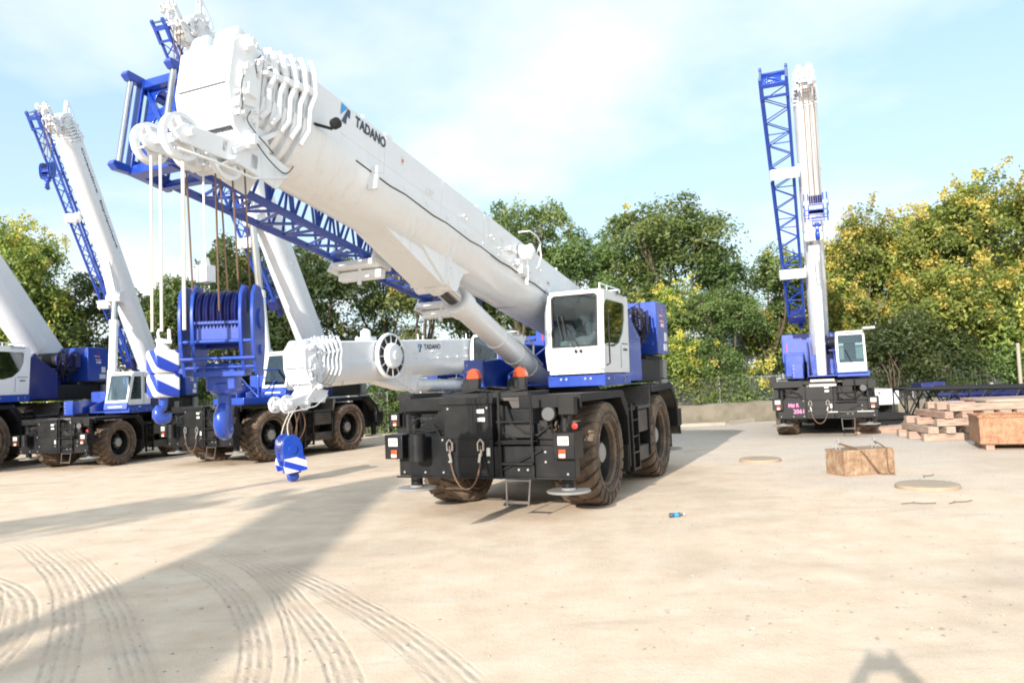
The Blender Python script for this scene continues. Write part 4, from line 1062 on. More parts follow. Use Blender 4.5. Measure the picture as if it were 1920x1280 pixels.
# blue service frame on crane D's deck
m = MB()
for (x,y) in ((2.2,.3),(2.2,1.3),(1.0,.3),(1.0,1.3)): m.bar((x,y,2.0),(x,y,3.0),.06,.06)
m.bar((2.2,.3,3.0),(2.2,1.3,3.0),.07,.07); m.bar((1.0,1.3,3.0),(2.2,1.3,3.0),.06,.06); m.bar((2.2,.3,2.95),(2.2,1.3,2.1),.04,.04); m.bar((1.0,1.3,2.95),(2.2,1.3,2.1),.04,.04)
m.box(.6,3.0,.1,1.5,1.9,2.12)
m.build('service_frame', M['blue'], craneD, bev=.01)
m = MB(); m.box(3.05,3.11,-.55,.55,1.2,1.9); m.build('front_board', M['grey'], craneB)

# ------------------------------------------------------------------ ground
def ground():
    me = bpy.data.meshes.new('ground'); 
    xs = [-600,-120,-60,-30,0,30,60,120,600]
    vs = [(x, y+40, 0) for x in xs for y in xs]; n = len(xs)
    me.from_pydata(vs, [], [(i*n+j, (i+1)*n+j, (i+1)*n+j+1, i*n+j+1) for i in range(n-1) for j in range(n-1)])
    o = bpy.data.objects.new('ground', me); COL.objects.link(o); tag(o, kind='structure')
    m, n, l, b = nt('packed_sand')
    co = n.new('ShaderNodeTexCoord'); P = co.outputs['Object']; sp = n.new('ShaderNodeSeparateXYZ'); l.new(P, sp.inputs[0])
    big = noise_n(n, l, .22, 5, .6, vec=P); mid = noise_n(n, l, 1.6, 6, .62, vec=P); fine = noise_n(n, l, 26, 5, .65, vec=P); gr = noise_n(n, l, 75, 3, .6, vec=P)
    sand = ramp(n, l, mid, [(.30, (.70,.535,.39)), (.52, (.80,.635,.48)), (.72, (.85,.715,.565))])
    grav = ramp(n, l, fine, [(.33, (.34,.29,.25)), (.5, (.62,.54,.46)), (.66, (.82,.74,.65))])
    # gravel toward the right and the back of the yard
    k = math_n(n, l, 'ADD', math_n(n, l, 'MULTIPLY', sp.outputs[0], .055), math_n(n, l, 'MULTIPLY', sp.outputs[1], .035))
    k = math_n(n, l, 'ADD', k, math_n(n, l, 'MULTIPLY_ADD', big, 1.6, -1.55)); k = ramp(n, l, k, [(.02, (0,0,0)), (.55, (1,1,1))])
    col = mixc(n, l, k, sand, grav)
    # straw coloured litter and darker damp stains
    st = ramp(n, l, big, [(.34, (1,1,1)), (.48, (0,0,0))]); col = mixc(n, l, math_n(n, l, 'MULTIPLY', st, .40), col, (.40,.33,.26))
    # drag streaks
    mp = n.new('ShaderNodeMapping'); mp.inputs['Scale'].default_value = (.35,2.2,1); mp.inputs['Rotation'].default_value = (0,0,.35); l.new(P, mp.inputs[0])
    sk = noise_n(n, l, 1.1, 5, .6, vec=mp.outputs[0]); col = mixc(n, l, ramp(n, l, sk, [(.55,(0,0,0)),(.8,(.45,.45,.45))]), col, (.44,.37,.31))
    # tyre tracks: arcs on the sand
    h = math_n(n, l, 'MULTIPLY', fine, .18); dist = n.new('ShaderNodeTexNoise'); dist.inputs['Scale'].default_value = .5; dist.inputs['Detail'].default_value = 1.5; l.new(P, dist.inputs['Vector'])
    tot = None; brk = noise_n(n, l, 3.2, 6, .7, vec=P)
    for (cx, cy, r0, w, nr, st_) in TRACKS:
        dx = math_n(n, l, 'SUBTRACT', sp.outputs[0], cx); dy = math_n(n, l, 'SUBTRACT', sp.outputs[1], cy)
        rr = math_n(n, l, 'SQRT', math_n(n, l, 'ADD', math_n(n, l, 'MULTIPLY', dx, dx), math_n(n, l, 'MULTIPLY', dy, dy)))
        rr = math_n(n, l, 'ADD', rr, math_n(n, l, 'MULTIPLY_ADD', dist.outputs['Fac'], .16, -.08))
        q = math_n(n, l, 'DIVIDE', math_n(n, l, 'SUBTRACT', rr, r0), w/2)       # -1..1 across the track
        inside = math_n(n, l, 'SUBTRACT', 1.0, math_n(n, l, 'ABSOLUTE', q)); inside = math_n(n, l, 'MULTIPLY', inside, 5, clamp=True)
        far = ramp(n, l, math_n(n, l, 'DIVIDE', sp.outputs[1], 20), [(.0,(1,1,1)),(st_/20,(1,1,1)),(min(.98,(st_+3)/20),(0,0,0))])
        ins = math_n(n, l, 'MULTIPLY', inside, far)
        ang = math_n(n, l, 'ARCTAN2', dy, dx); lug = math_n(n, l, 'SINE', math_n(n, l, 'ADD', math_n(n, l, 'MULTIPLY', ang, r0*22), math_n(n, l, 'MULTIPLY', math_n(n, l, 'ABSOLUTE', q), 5)))
        rid = math_n(n, l, 'SINE', math_n(n, l, 'ADD', math_n(n, l, 'MULTIPLY', q, math.pi*nr), math_n(n, l, 'MULTIPLY', mid, 3.0)))
        rid = math_n(n, l, 'ADD', math_n(n, l, 'MULTIPLY', rid, .8), math_n(n, l, 'MULTIPLY', lug, .24))
        cut = ramp(n, l, brk, [(.44,(0,0,0)),(.56,(1,1,1))])
        rid = math_n(n, l, 'MULTIPLY', math_n(n, l, 'MULTIPLY', rid, .21), math_n(n, l, 'MULTIPLY', ins, math_n(n, l, 'MULTIPLY_ADD', cut, .8, .2)))
        h = math_n(n, l, 'ADD', h, rid); h = math_n(n, l, 'SUBTRACT', h, math_n(n, l, 'MULTIPLY', ins, .18))
        tot = ins if tot is None else math_n(n, l, 'MAXIMUM', tot, ins)
        rc = math_n(n, l, 'MULTIPLY', math_n(n, l, 'MAXIMUM', math_n(n, l, 'MULTIPLY', rid, -1), 0), 2.0)
        col = mixc(n, l, rc, col, (.30,.24,.19))
    col = mixc(n, l, math_n(n, l, 'MULTIPLY', tot, .16), col, (.42,.35,.29))
    g2 = noise_n(n, l, 190, 2, .6, vec=P); col = mixc(n, l, math_n(n, l, 'MULTIPLY', ramp(n, l, g2, [(.36,(1,1,1)),(.50,(0,0,0))]), .30), col, (.42,.33,.25))
    spk = noise_n(n, l, 11, 7, .75, vec=P); col = mixc(n, l, math_n(n, l, 'MULTIPLY', ramp(n, l, spk, [(.56,(0,0,0)),(.70,(1,1,1))]), .32), col, (.50,.39,.29))
    col = mixc(n, l, math_n(n, l, 'MULTIPLY', ramp(n, l, gr, [(.35,(1,1,1)),(.47,(0,0,0))]), .35), col, (.28,.24,.2))
    l.new(col, b.inputs['Base Color']); b.inputs['Roughness'].default_value = .95; b.inputs['Specular IOR Level'].default_value = .15
    h = math_n(n, l, 'ADD', h, math_n(n, l, 'MULTIPLY', mid, .5)); h = math_n(n, l, 'ADD', h, math_n(n, l, 'MULTIPLY', gr, .12)); h = math_n(n, l, 'ADD', h, math_n(n, l, 'MULTIPLY', spk, .22))
    bump(n, l, h, b, .55, .045)
    me.materials.append(m); return o
TRACKS = [(-21.72,-2.52,20.0,.34,4,9.6),(-33.33,-11.56,35.05,.38,5,8.6),(-10.97,3.41,9.25,.30,4,8.4),(-12.74,2.94,11.36,.12,2,7.8),(-17.38,-.46,17.2,.30,4,8.4),(-15.32,-1.33,16.35,.42,5,8.4),(-10.3,4.48,6.2,.36,4,9.3),(-21.72,-2.52,19.3,.3,4,7.6)]
ground()

# loose pebbles
def pebbles():
    rr = random.Random(5); m = MB()
    for i in range(3600):
        t = rr.random()
        y = 6 + 26*t**1.3; x = rr.uniform(-.62, .72)*y
        if x < .15*y and rr.random() < .72: continue
        r = rr.uniform(.005,.017)*(1.6 if rr.random() < .05 else 1)
        vs = [(x+r*rr.uniform(.7,1.3)*a, y+r*rr.uniform(.7,1.3)*b_, max(0,r*.6*c_)) for a,b_,c_ in ((1,0,0),(0,1,0),(-1,0,0),(0,-1,0),(.2,.1,1.0),(.7,.7,.5),(-.7,.7,.5),(-.7,-.7,.5),(.7,-.7,.5))]
        m.add(vs, [(0,5,4),(5,1,4),(1,6,4),(6,2,4),(2,7,4),(7,3,4),(3,8,4),(8,0,4)], rr.randrange(3))
    o = m.build('loose_gravel', [paint('pebble_a', (.46,.39,.32), .9, coat=0), paint('pebble_b', (.55,.5,.43), .9, coat=0), paint('pebble_c', (.34,.29,.24), .9, coat=0)], smooth=False, recalc=False)
    tag(o, 'scattered small stones over the yard', 'gravel', kind='stuff')
pebbles()

# ------------------------------------------------------------------ small yard things
def single(name, label, cat, mb, mat, bev=0, group=None, **k):
    o = mb.build(name, mat, None, bev, **k); tag(o, label, cat, group); return o
for (x, y, r_, lab) in ((5.78,18.22,.47,'round flat disc on the gravel left of the rusty steel block'), (7.06,13.25,.50,'round flat disc on the sand right of the rusty steel block, nearer the camera')):
    m = MB(Matrix.Translation((x,y,0))); prof = [(0,-.01),(r_,-.01),(r_+.01,.03),(r_,.062),(r_-.03,.07),(r_*.5,.066),(0,.066)]
    m.lathe(prof, (0,0,0), (0,0,1), 40); single('ground_disc', lab, 'disc', m, M['stone'], group='flat discs lying on the ground')
# steel block with slings
rz = math.atan2(15.23-15.01, 7.49-6.41)
T = empty('steel_block', (6.41,15.01,0), rz); tag(T, 'rectangular rusty steel block with two lifting eyes and dark cables', 'steel block')
m = MB(); m.box(0,1.10,0,.62,.0,.49); m.build('body', M['rust'], T, bev=.012)
m = MB(); m.box(-.006,1.106,-.006,.626,.465,.497); m.box(-.008,.02,-.008,.02,0,.49); m.box(1.08,1.108,-.008,.02,0,.49); m.build('edge_trim', M['rust'], T, bev=.006)
for x, y in ((.08,.30),(.92,.34)):
    m = MB(); m.pipe([(x-.04,y,.49),(x-.05,y,.58),(x,y,.64),(x+.05,y,.58),(x+.04,y,.49)],.016,8); m.pipe([(x,y-.04,.62),(x+.01,y,.70),(x,y+.05,.66),(x-.01,y,.60)],.014,8); m.build('lifting_eye', M['grey'], T)
def cable(par, pts, r=.013):
    m = MB(); P = [Vector(p) for p in pts]; out = []
    for i in range(len(P)-1):
        p0 = P[max(i-1,0)]; p1 = P[i]; p2 = P[i+1]; p3 = P[min(i+2,len(P)-1)]
        for k in range(6):
            t = k/6; out.append(.5*((2*p1)+(p2-p0)*t+(2*p0-5*p1+4*p2-p3)*t*t+(3*p1-p0-3*p2+p3)*t**3))
    out.append(P[-1]); m.pipe(out, r, 7); return m.build('cable', M['rope'], par)
cable(T, [(.08,.3,.64),(.2,.2,.58),(.35,.0,.50),(.5,-.06,.28),(.65,-.12,.06),(.78,-.2,.015),(.95,-.18,.012)])
cable(T, [(.1,.3,.62),(.24,.2,.54),(.38,-.02,.46),(.55,-.08,.22),(.7,-.16,.02),(.9,-.28,.012)])
cable(T, [(.92,.34,.62),(.93,.1,.55),(.93,-.02,.46),(.92,-.04,.25),(.93,-.06,.04),(.96,-.15,.012)])
# rusty bin
T = empty('steel_bin', (11.24,18.54,0), math.atan2(-.91,.43)+.75); tag(T, 'long rusty steel bin on blocks at the right edge beside the timber stack', 'bin')
m = MB(); m.box(0,3.2,0,1.4,.12,.15); m.box(0,3.2,0,.03,.12,.80); m.box(0,3.2,1.37,1.4,.12,.80); m.box(0,.03,.03,1.37,.15,.80); m.box(3.17,3.2,.03,1.37,.15,.80); m.box(-.01,3.21,-.02,.0,.14,.20); m.build('body', M['rust2'], T, bev=.006)
m = MB(); m.box(-.03,3.23,-.035,.05,.775,.82); m.box(-.03,3.23,1.35,1.43,.775,.82); m.box(-.03,.05,.05,1.35,.775,.82); m.build('rim', M['rust2'], T, bev=.006)
for x in (.1,2.9):
    m = MB(); m.box(x,x+.18,-.06,1.46,0,.12); m.build('support_block', M['wood'], T, bev=.01)
# timber cribbing
rr = random.Random(11)
tn = 0
def timber(x0, y0, z0, ang, L, w, h, where):
    m = MB(); vs = []
    for (t) in (0,.33,.66,1):
        dx = rr.uniform(-.01,.01); vs.append([(t*L, dx-w/2, 0), (t*L, dx+w/2, 0), (t*L, dx+w/2, h+rr.uniform(-.006,.006)), (t*L, dx-w/2, h)])
    m.loft(vs); o = m.build('timber', M['wood'], None, .015, smooth=False); o.location = (x0,y0,z0); o.rotation_euler = (0,0,ang)
    tag(o, where, 'timber', 'heavy timbers of the crib stack'); return o
TA = -.16; ox, oy = 11.3, 21.3
def TP(a, b_): return (ox + a*math.cos(TA) - b_*math.sin(TA), oy + a*math.sin(TA) + b_*math.cos(TA))
rows = [('bottom', 0.0), ('middle', .40), ('upper', .80)]
for li, (nm, z) in enumerate(rows):
    for j, b_ in enumerate((0.0,.9,1.8)):
        a0 = rr.uniform(-.1,.15) + (.0,.25,.7)[li]
        p = TP(a0, b_); timber(p[0], p[1], z+.0, TA+rr.uniform(-.012,.012), 5.8, .24, .20, 'long pinkish timber laid lengthwise in the %s course of the stack, %s row' % (nm, ('front','middle','back')[j]))
    if li < 3:
        for k in range(12):
            a = .25 + k*.46 + rr.uniform(-.05,.05)
            if a < (.0,.3,.8)[li]: continue
            p = TP(a, -.18+rr.uniform(-.06,.04))
            if li == 2: continue
            timber(p[0], p[1], z+.203, TA+math.pi/2+rr.uniform(-.03,.03), 2.2, rr.uniform(.2,.3), .19, 'short crosswise timber whose end shows in the stack at the right')
p = TP(.55,.1)
for k in range(5):
    p = TP(1.7+.03*k, .15+k*.42); timber(p[0], p[1], 1.003, TA, 4.4, .36, .07, 'flat top timber of the stack, %s from the front' % ('first','second','third','fourth','fifth')[k])
# low timber pile behind and plank scraps
for k in range(6):
    timber(10.9+.5*k, 24.6+.25*k, .0 if k % 2 == 0 else .003, -.3+.1*k, 1.6, .2, .17, 'loose timber offcut on the ground behind the stack')
# black truss sections
for i, (x, y, z, L, lab) in enumerate(((13.4,26.2,.25,9.5,'black lattice boom section lying on the ground at the right, front one'),(14.6,27.6,.25,9.0,'black lattice boom section lying behind another one at the right'))):
    T = empty('lattice_section', (x,y,0), -.14); tag(T, lab, 'lattice section', 'black lattice sections stored on the ground')
    m = MB(); hh = 1.05; w_ = 1.1
    lattice(m, [(0,0,z),(0,0,z+hh),(0,w_,z+hh),(0,w_,z)], [(L,0,z+.0),(L,0,z+hh*.8),(L,w_,z+hh*.8),(L,w_,z)], 9, .06, .028); m.build('truss', M['dark'], T)
    m = MB(); m.box(1.5,L,.2,.5,z+.35,z+.65); m.tube((1.2,.4,z+.8),(L,.5,z+.75),.09); m.box(.6,1.0,.1,w_-.1,z+hh,z+hh+.18); m.tube((1.4,-.05,z+.45),(L,-.05,z+.3),.07)
    m.build('stored_tube', M['navy'], T, bev=.01)
    for xx in (.5,L-.8):
        m = MB(); m.box(xx,xx+.2,-.1,w_+.1,0,z-.06); m.build('support_block', M['wood'], T)
m = MB(); m.box(9.9,13.3,25.9,26.8,.30,.52); m.box(10.2,13.2,26.0,26.1,.1,.3)
single('black_steel_plate', 'flat black steel section lying low behind the timber offcuts', 'steel section', m, M['dark'], .02)
# plastic bottle
T = empty('plastic_bottle', (2.34,11.52,.035), .2); tag(T, 'small crushed clear plastic bottle lying on the sand', 'bottle')
m = MB(); m.lathe([(0,-.10),(.030,-.10),(.034,-.09),(.032,-.05),(.034,0),(.030,.03),(.034,.05),(.026,.08),(.012,.10),(.012,.12)], (0,0,0), (1,0,0), 16); m.build('body', M['glass'], T)
m = MB(); m.lathe([(0,.12),(.015,.12),(.015,.135),(0,.137)], (0,0,0), (1,0,0), 12); m.build('cap', M['sticker'], T); m = MB(); m.lathe([(.0345,-.03),(.0355,0),(.0345,.03)], (0,0,0), (1,0,0), 16); m.build('label', M['logo_blue'], T)
# twigs
for (x, y, a) in ((6.49,11.6,.3),(5.85,11.76,-.2),(7.6,14.4,.6)):
    m = MB(); m.pipe([(0,0,.01),(.15,.03,.02),(.32,.0,.012),(.5,.05,.01)],.006,5); m.pipe([(.15,.03,.02),(.22,.12,.02)],.004,5)
    o = single('twig', 'thin dry twig on the sand near the right discs', 'twig', m, M['bark'], group='dry twigs'); o.location = (x,y,0); o.rotation_euler = (0,0,a)

# ------------------------------------------------------------------ behind the yard
m = MB(); rr = random.Random(2)
def block_wall(name, x0, x1, y, h, lab):
    m = MB(); n_ = int((x1-x0)/.5); secs = []
    for i in range(n_+1):
        x = x0+(x1-x0)*i/n_; hh = h*(.85+.25*noise.noise(Vector((x*.6,y,0)))); j = .3*noise.noise(Vector((x*1.3,3,1))); hh += .12*noise.noise(Vector((x*2.7,1,4)))
        secs.append([(x,y-.35+j,0),(x,y-.2+j,hh*.8),(x,y-.05,hh),(x,y+.5,hh),(x,y+.6,0)])
    m.loft(secs); return single(name, lab, 'wall', m, M['oldwall'], .03)
block_wall('retaining_wall', 2.5, 11.5, 33.0, .95, 'low weathered retaining wall between the nearest crane and the rightmost crane')
block_wall('retaining_wall', 13.6, 34, 34.5, .7, 'low weathered retaining wall behind the black lattice sections')
for i, (x0, y0, x1, y1) in enumerate(((6.6,31.3,8.55,31.25),(8.9,31.7,11.2,33.6),(3.4,31.5,6.4,31.35))):
    m = MB(); d = Vector((x1-x0,y1-y0,0)); nn = int(d.length/.25); secs = []
    for k in range(nn+1):
        p = Vector((x0,y0,0))+d*k/nn; j = .03*noise.noise(p*2); secs.append([(p.x,p.y-.14+j,0),(p.x,p.y-.12+j,.13),(p.x,p.y+.12,.14+j),(p.x,p.y+.15,0)])
    m.loft(secs); single('curb_stone', ('grey weathered sleeper on the ground at the foot of the low wall','long crooked sleeper running back toward the rightmost crane','sleeper half hidden behind the rear wheel of the nearest crane')[i], 'sleeper', m, M['concrete'], .01, group='old sleepers along the wall')
# fence
def fence(name, x0, x1, y, lab, h=1.9):
    T = empty(name, (x0,y,0)); tag(T, lab, 'fence')
    n_ = int((x1-x0)/3.0)
    for i in range(n_+1):
        m = MB(); m.tube((i*3.0,0,0),(i*3.0,0,h+.1),.035,n=8); m.build('post', M['greenpost'], T)
    m = MB(); m.tube((0,0,h),(n_*3.0,0,h),.022,n=6); m.build('top_rail', M['greenpost'], T)
    m = MB(); m.add([(0,.01,.05),(n_*3.0,.01,.05),(n_*3.0,.01,h),(0,.01,h)],[(0,1,2,3)]); m.build('wire_mesh', M['mesh'], T, smooth=False)
fence('wire_fence', 3.6, 37, 35.6, 'chain link fence with thin metal posts running behind the yard at the right')
fence('wire_fence', -36, -3.5, 36.0, 'chain link fence with thin metal posts running behind the cranes at the left')
# flatbed trailer behind the wall
T = empty('flatbed_trailer', (8.4,37.2,0), .05); tag(T, 'dark flatbed trailer with red trim parked behind the low wall', 'trailer')
m = MB(); m.box(-4.2,3.4,-1.2,1.2,1.15,1.38); m.box(-4.0,3.2,-.9,-.7,.9,1.15); m.box(-.9,.4,-1.1,-.6,.5,1.1); m.build('bed', M['dark'], T, bev=.02)
m = MB(); m.box(2.4,3.4,-1.22,-1.2,1.38,1.46); m.box(-4.2,-3.5,-1.22,-1.2,1.38,1.45); m.build('red_trim', M['red'], T)
for x in (-3.2,-2.1,2.6):
    m = MB(); m.lathe([(.2,-.12),(.45,-.12),(.5,-.08),(.5,.08),(.45,.12),(.2,.12)], (x,-1.0,.5), (0,1,0), 24, closed=True); m.lathe([(0,-.1),(.22,-.1),(.22,.05),(0,.05)], (x,-1.0,.5), (0,1,0), 20); m.build('wheel', M['dark'], T)
# pale buildings
def building(name, lab, x0, x1, y0, y1, h, mat, roof=True, win=()):
    T = empty(name, (x0,y0,0)); tag(T, lab, 'building')
    m = MB(); m.box(0,x1-x0,0,y1-y0,0,h); m.build('wall', M[mat], T)
    if roof:
        m = MB(); W_ = x1-x0; D = y1-y0; m.prism([(-.3,h+.0),(D/2,h+1.0),(D+.3,h),(D+.3,h+.12),(D/2,h+1.15),(-.3,h+.12)], 'x', -.3, W_+.3); m.build('roof', M['grey'], T)
    for (a, b_, z0, z1) in win:
        m = MB(); m.ringplate([(a,z0),(b_,z0),(b_,z1),(a,z1)],[(a+.07,z0+.07),(b_-.07,z0+.07),(b_-.07,z1-.07),(a+.07,z1-.07)],'y',-.05,.0); w_ = m.build('window', M['sticker'], T)
        m = MB(); m.box(a+.07,b_-.07,-.02,-.012,z0+.07,z1-.07); m.build('pane', M['interior'], w_)
    return T
building('white_container', 'tall white trailer body standing behind the trees left of the rightmost crane', 12.1, 15.4, 40, 46, 4.9, 'siding', False)
building('shed', 'white shed, its shade painted blue grey, seen under the level boom between two cranes', -9.5, -2.5, 38, 44, 3.4, 'shaded_siding', True, ((1.2,2.2,1.2,2.2),(4.8,5.8,1.2,2.2)))
building('warehouse', 'long white warehouse glimpsed through the trees at the left', -34, -14, 50, 60, 4.8, 'siding', True, ((14,15.5,2,3.2),(8,9.5,2,3.2),(17.5,19,2,3.2)))
building('house', 'pale house glimpsed through the foliage behind the middle trees', -1, 11, 52, 60, 5.0, 'siding', True, ((2,3.4,2,3.3),(7,8.4,2,3.3)))
building('house', 'low pale house glimpsed behind the trees at the far right', 20, 34, 48, 56, 3.4, 'siding', True, ((3,4.4,1.2,2.4),(8,9.4,1.2,2.4)))
# leaning boards
T = empty('board_fence', (16.9,37.2,0), .0); tag(T, 'weathered grey board fence with a sloping top right of the rightmost crane', 'fence')
rr = random.Random(4); m = MB()
for i in range(14):
    x = i*.21; h = 1.7 + .13*i + rr.uniform(-.04,.04) if i < 12 else 3.2; m.box(x, x+.19, rr.uniform(0,.02), .05, 0, h)
m.box(0,2.9,.05,.1,.6,.7); m.build('boards', M['greysiding'], T, smooth=False)
# parked pickup seen between crane and fence
T = empty('pickup', (14.9,34.5,0), math.pi*.5+.2); tag(T, 'white pickup bonnet showing behind the wire fence right of the rightmost crane', 'pickup')
m = MB(); m.prism([(-2.5,.5),(-2.5,1.15),(-.6,1.2),(-.5,1.25),(0,1.78),(1.1,1.80),(1.5,1.3),(2.5,1.18),(2.6,.95),(2.6,.5)], 'y', -.9, .9); m.build('body', M['white'], T, bev=.06)
m = MB(); m.prism([(.05,1.3),(.2,1.72),(1.0,1.74),(1.33,1.32)], 'y', -.91, .91); m.build('window', M['dark'], T); m = MB(); m.box(2.6,2.64,-.6,.6,.75,.95); m.build('grille', M['dark'], T)
for x in (-1.6,1.7):
    for sd in (1,-1):
        m = MB(); m.lathe([(0,-.1),(.3,-.1),(.36,-.08),(.36,.08),(.3,.1),(0,.1)], (x,sd*.85,.36), (0,1,0), 20); m.build('wheel', M['dark'], T)
for sd in (1,-1):
    m = MB(); m.box(2.6,2.63,sd*.62,sd*.85,.85,1.02); m.build('headlight', M['grey'], T)
# white post group at far right
for x in (21.3,22.6):
    m = MB(); m.tube((0,0,0),(0,0,2.9 if x > 22 else 1.2),.075,n=12); m.tube((0,0,0),(0,0,.15),.14,n=12)
    o = single('bollard_post', 'tall pale post by the low wall at the right edge' if x > 22 else 'short pale post by the low wall at the right edge', 'post', m, M['concrete'], group='pale posts by the wall'); o.location = (x,34.0,0)
# ------------------------------------------------------------------ trees
def crown_mesh(name, seed, H, rad, nclump, nleaf, flower, z0=.28, dens=1.0, leaf=.115):
    rs = np.random.RandomState(seed); V = []; Fm = []; SH = []
    C = []
    nl = 5 + rs.randint(3)
    lobes = []
    for i in range(nl):
        a = rs.uniform(0, 2*math.pi); r = rad*rs.uniform(.2,.72); z = H*rs.uniform(z0+.10,.86)
        lobes.append((r*math.cos(a), r*math.sin(a), z, rad*rs.uniform(.30,.52)))
    lobes.append((rs.uniform(-.2,.2)*rad, rs.uniform(-.2,.2)*rad, H*.80, rad*.42))
    for k in range(nclump):
        L = lobes[rs.randint(len(lobes))]
        d = rs.normal(size=3); d /= np.linalg.norm(d); q = rs.uniform(.45,1.0)**.6
        p = np.array([L[0]+d[0]*L[3]*q, L[1]+d[1]*L[3]*q, L[2]+d[2]*L[3]*q*.85])
        p[2] = max(p[2], H*z0*.75)
        C.append((p, d, q))
    for (p, d, q) in C:
        n = int(nleaf*rs.uniform(.6,1.3)); cr = rs.uniform(.22,.50)
        isf = rs.rand() < flower and d[2] > -.6
        off = rs.normal(size=(n,3))*np.array([cr,cr,cr*.45]); off[:,2] -= (off[:,0]**2+off[:,1]**2)/cr*.35
        c = p + off
        sz = rs.uniform(.6,1.25,size=n)*leaf
        nrm = rs.normal(size=(n,3))*.75 + d*.5 + np.array([0,0,.55]); nrm /= np.linalg.norm(nrm,axis=1)[:,None]
        t = rs.normal(size=(n,3)); t -= (t*nrm).sum(1)[:,None]*nrm; t /= np.linalg.norm(t,axis=1)[:,None]
        b = np.cross(nrm, t)
        ql = np.stack([c - t*sz[:,None], c - b*sz[:,None]*.42, c + t*sz[:,None], c + b*sz[:,None]*.42], 1)
        V.append(ql.reshape(-1,3)); base = rs.uniform(.15,.75) + .25*d[2]*.5
        sh = np.clip(base + rs.normal(size=n)*.12, 0, 1); fl = np.zeros(n, int)
        SH.append(sh); Fm.append(fl)
        if isf:     # upright panicles of small petals standing out of the leaf clump
            for b_ in range(rs.randint(1,4)):
                n = 34; pc = p + d*rs.uniform(.1,.4) + rs.normal(size=3)*.2 + np.array([0,0,.12]); c = pc + rs.normal(size=(n,3))*np.array([.10,.10,.13])
                nrm = rs.normal(size=(n,3)); nrm /= np.linalg.norm(nrm,axis=1)[:,None]; t = rs.normal(size=(n,3)); t -= (t*nrm).sum(1)[:,None]*nrm; t /= np.linalg.norm(t,axis=1)[:,None]; b = np.cross(nrm,t)
                z_ = rs.uniform(.05,.085,size=n)[:,None]
                V.append(np.stack([c-t*z_, c-b*z_*.7, c+t*z_, c+b*z_*.7],1).reshape(-1,3)); SH.append(np.clip(rs.uniform(.2,.8)+rs.normal(size=n)*.15,0,1)); Fm.append(np.ones(n,int))
    V = np.concatenate(V); sh = np.concatenate(SH); fl = np.concatenate(Fm); nq = len(sh)
    me = bpy.data.meshes.new(name); me.vertices.add(len(V)); me.vertices.foreach_set('co', V.ravel().astype(np.float32))
    me.loops.add(nq*4); me.loops.foreach_set('vertex_index', np.arange(nq*4, dtype=np.int32)); me.polygons.add(nq)
    me.polygons.foreach_set('loop_start', np.arange(0, nq*4, 4, dtype=np.int32))
    at = me.attributes.new('shade', 'FLOAT', 'FACE'); at.data.foreach_set('value', sh.astype(np.float32))
    me.polygons.foreach_set('material_index', fl.astype(np.int32)); me.update(); me.validate()
    return me, [c[0] for c in C], lobes
def trunk_mesh(seed, H, rad, lobes, clumps, r0=.17):
    rr = random.Random(seed); m = MB()
    fork = Vector((rr.uniform(-.2,.2), rr.uniform(-.2,.2), H*.26))
    m.pipe([(0,0,-.1),(rr.uniform(-.05,.05),0,H*.08),(fork.x*.6,fork.y*.6,H*.17),fork], [r0*1.25,r0,r0*.85,r0*.75], 10)
    for L in lobes:
        e = Vector(L[:3]); mid = fork.lerp(e,.5)+Vector((rr.uniform(-.3,.3),rr.uniform(-.3,.3),-.2))
        m.pipe([fork, fork.lerp(mid,.5)+Vector((0,0,.05)), mid, e], [r0*.6,r0*.45,r0*.35,r0*.15], 7)
        near = sorted(clumps, key=lambda c: (Vector(c)-e).length)[:9]
        for c in near: m.pipe([mid.lerp(e,rr.uniform(.2,1)), (e+Vector(c))/2+Vector((0,0,-.1)), Vector(c)], [r0*.16,r0*.1,r0*.04], 5, caps=False)
    o = m.build('trunk', M['bark']); me = o.data; bpy.data.objects.remove(o); return me
VAR = []
for i, (H, rad, nc, nlf, fl) in enumerate(((11.8,3.4,120,190,.09),(11,3.0,88,190,.05),(9.5,3.2,150,200,.85),(10.5,3.6,160,200,.8),(8.2,2.7,85,190,.05),(9.2,2.6,58,150,.12))):
    me, cl, lo = crown_mesh('crown', 20+i, H, rad, nc, nlf, fl, .22 if i != 5 else .3)
    for mm in (M[('leaf','leaf','leafgold','leafgold','leafdark','leaf')[i]], M['blossom']): me.materials.append(mm)
    VAR.append((me, trunk_mesh(40+i, H, rad, lo, cl), H))
def tree(x, y, h, v, rz, label, sx=1.0, grp='trees in the row behind the yard'):
    me, tk, H = VAR[v]; s = h/H
    T = empty('broadleaf_tree', (x,y,0), rz); T.scale = (s*sx,s*sx,s); tag(T, label, 'tree', grp)
    inst(tk, 'trunk', T); inst(me, 'crown', T)
G0 = 'dark green tree with loose open crown standing behind the cranes at the left'
G1 = 'green tree with scattered yellow blossom rising behind the nearest crane'
G2 = 'tree full of yellow blossom in the dense group at the right'
rr = random.Random(9)
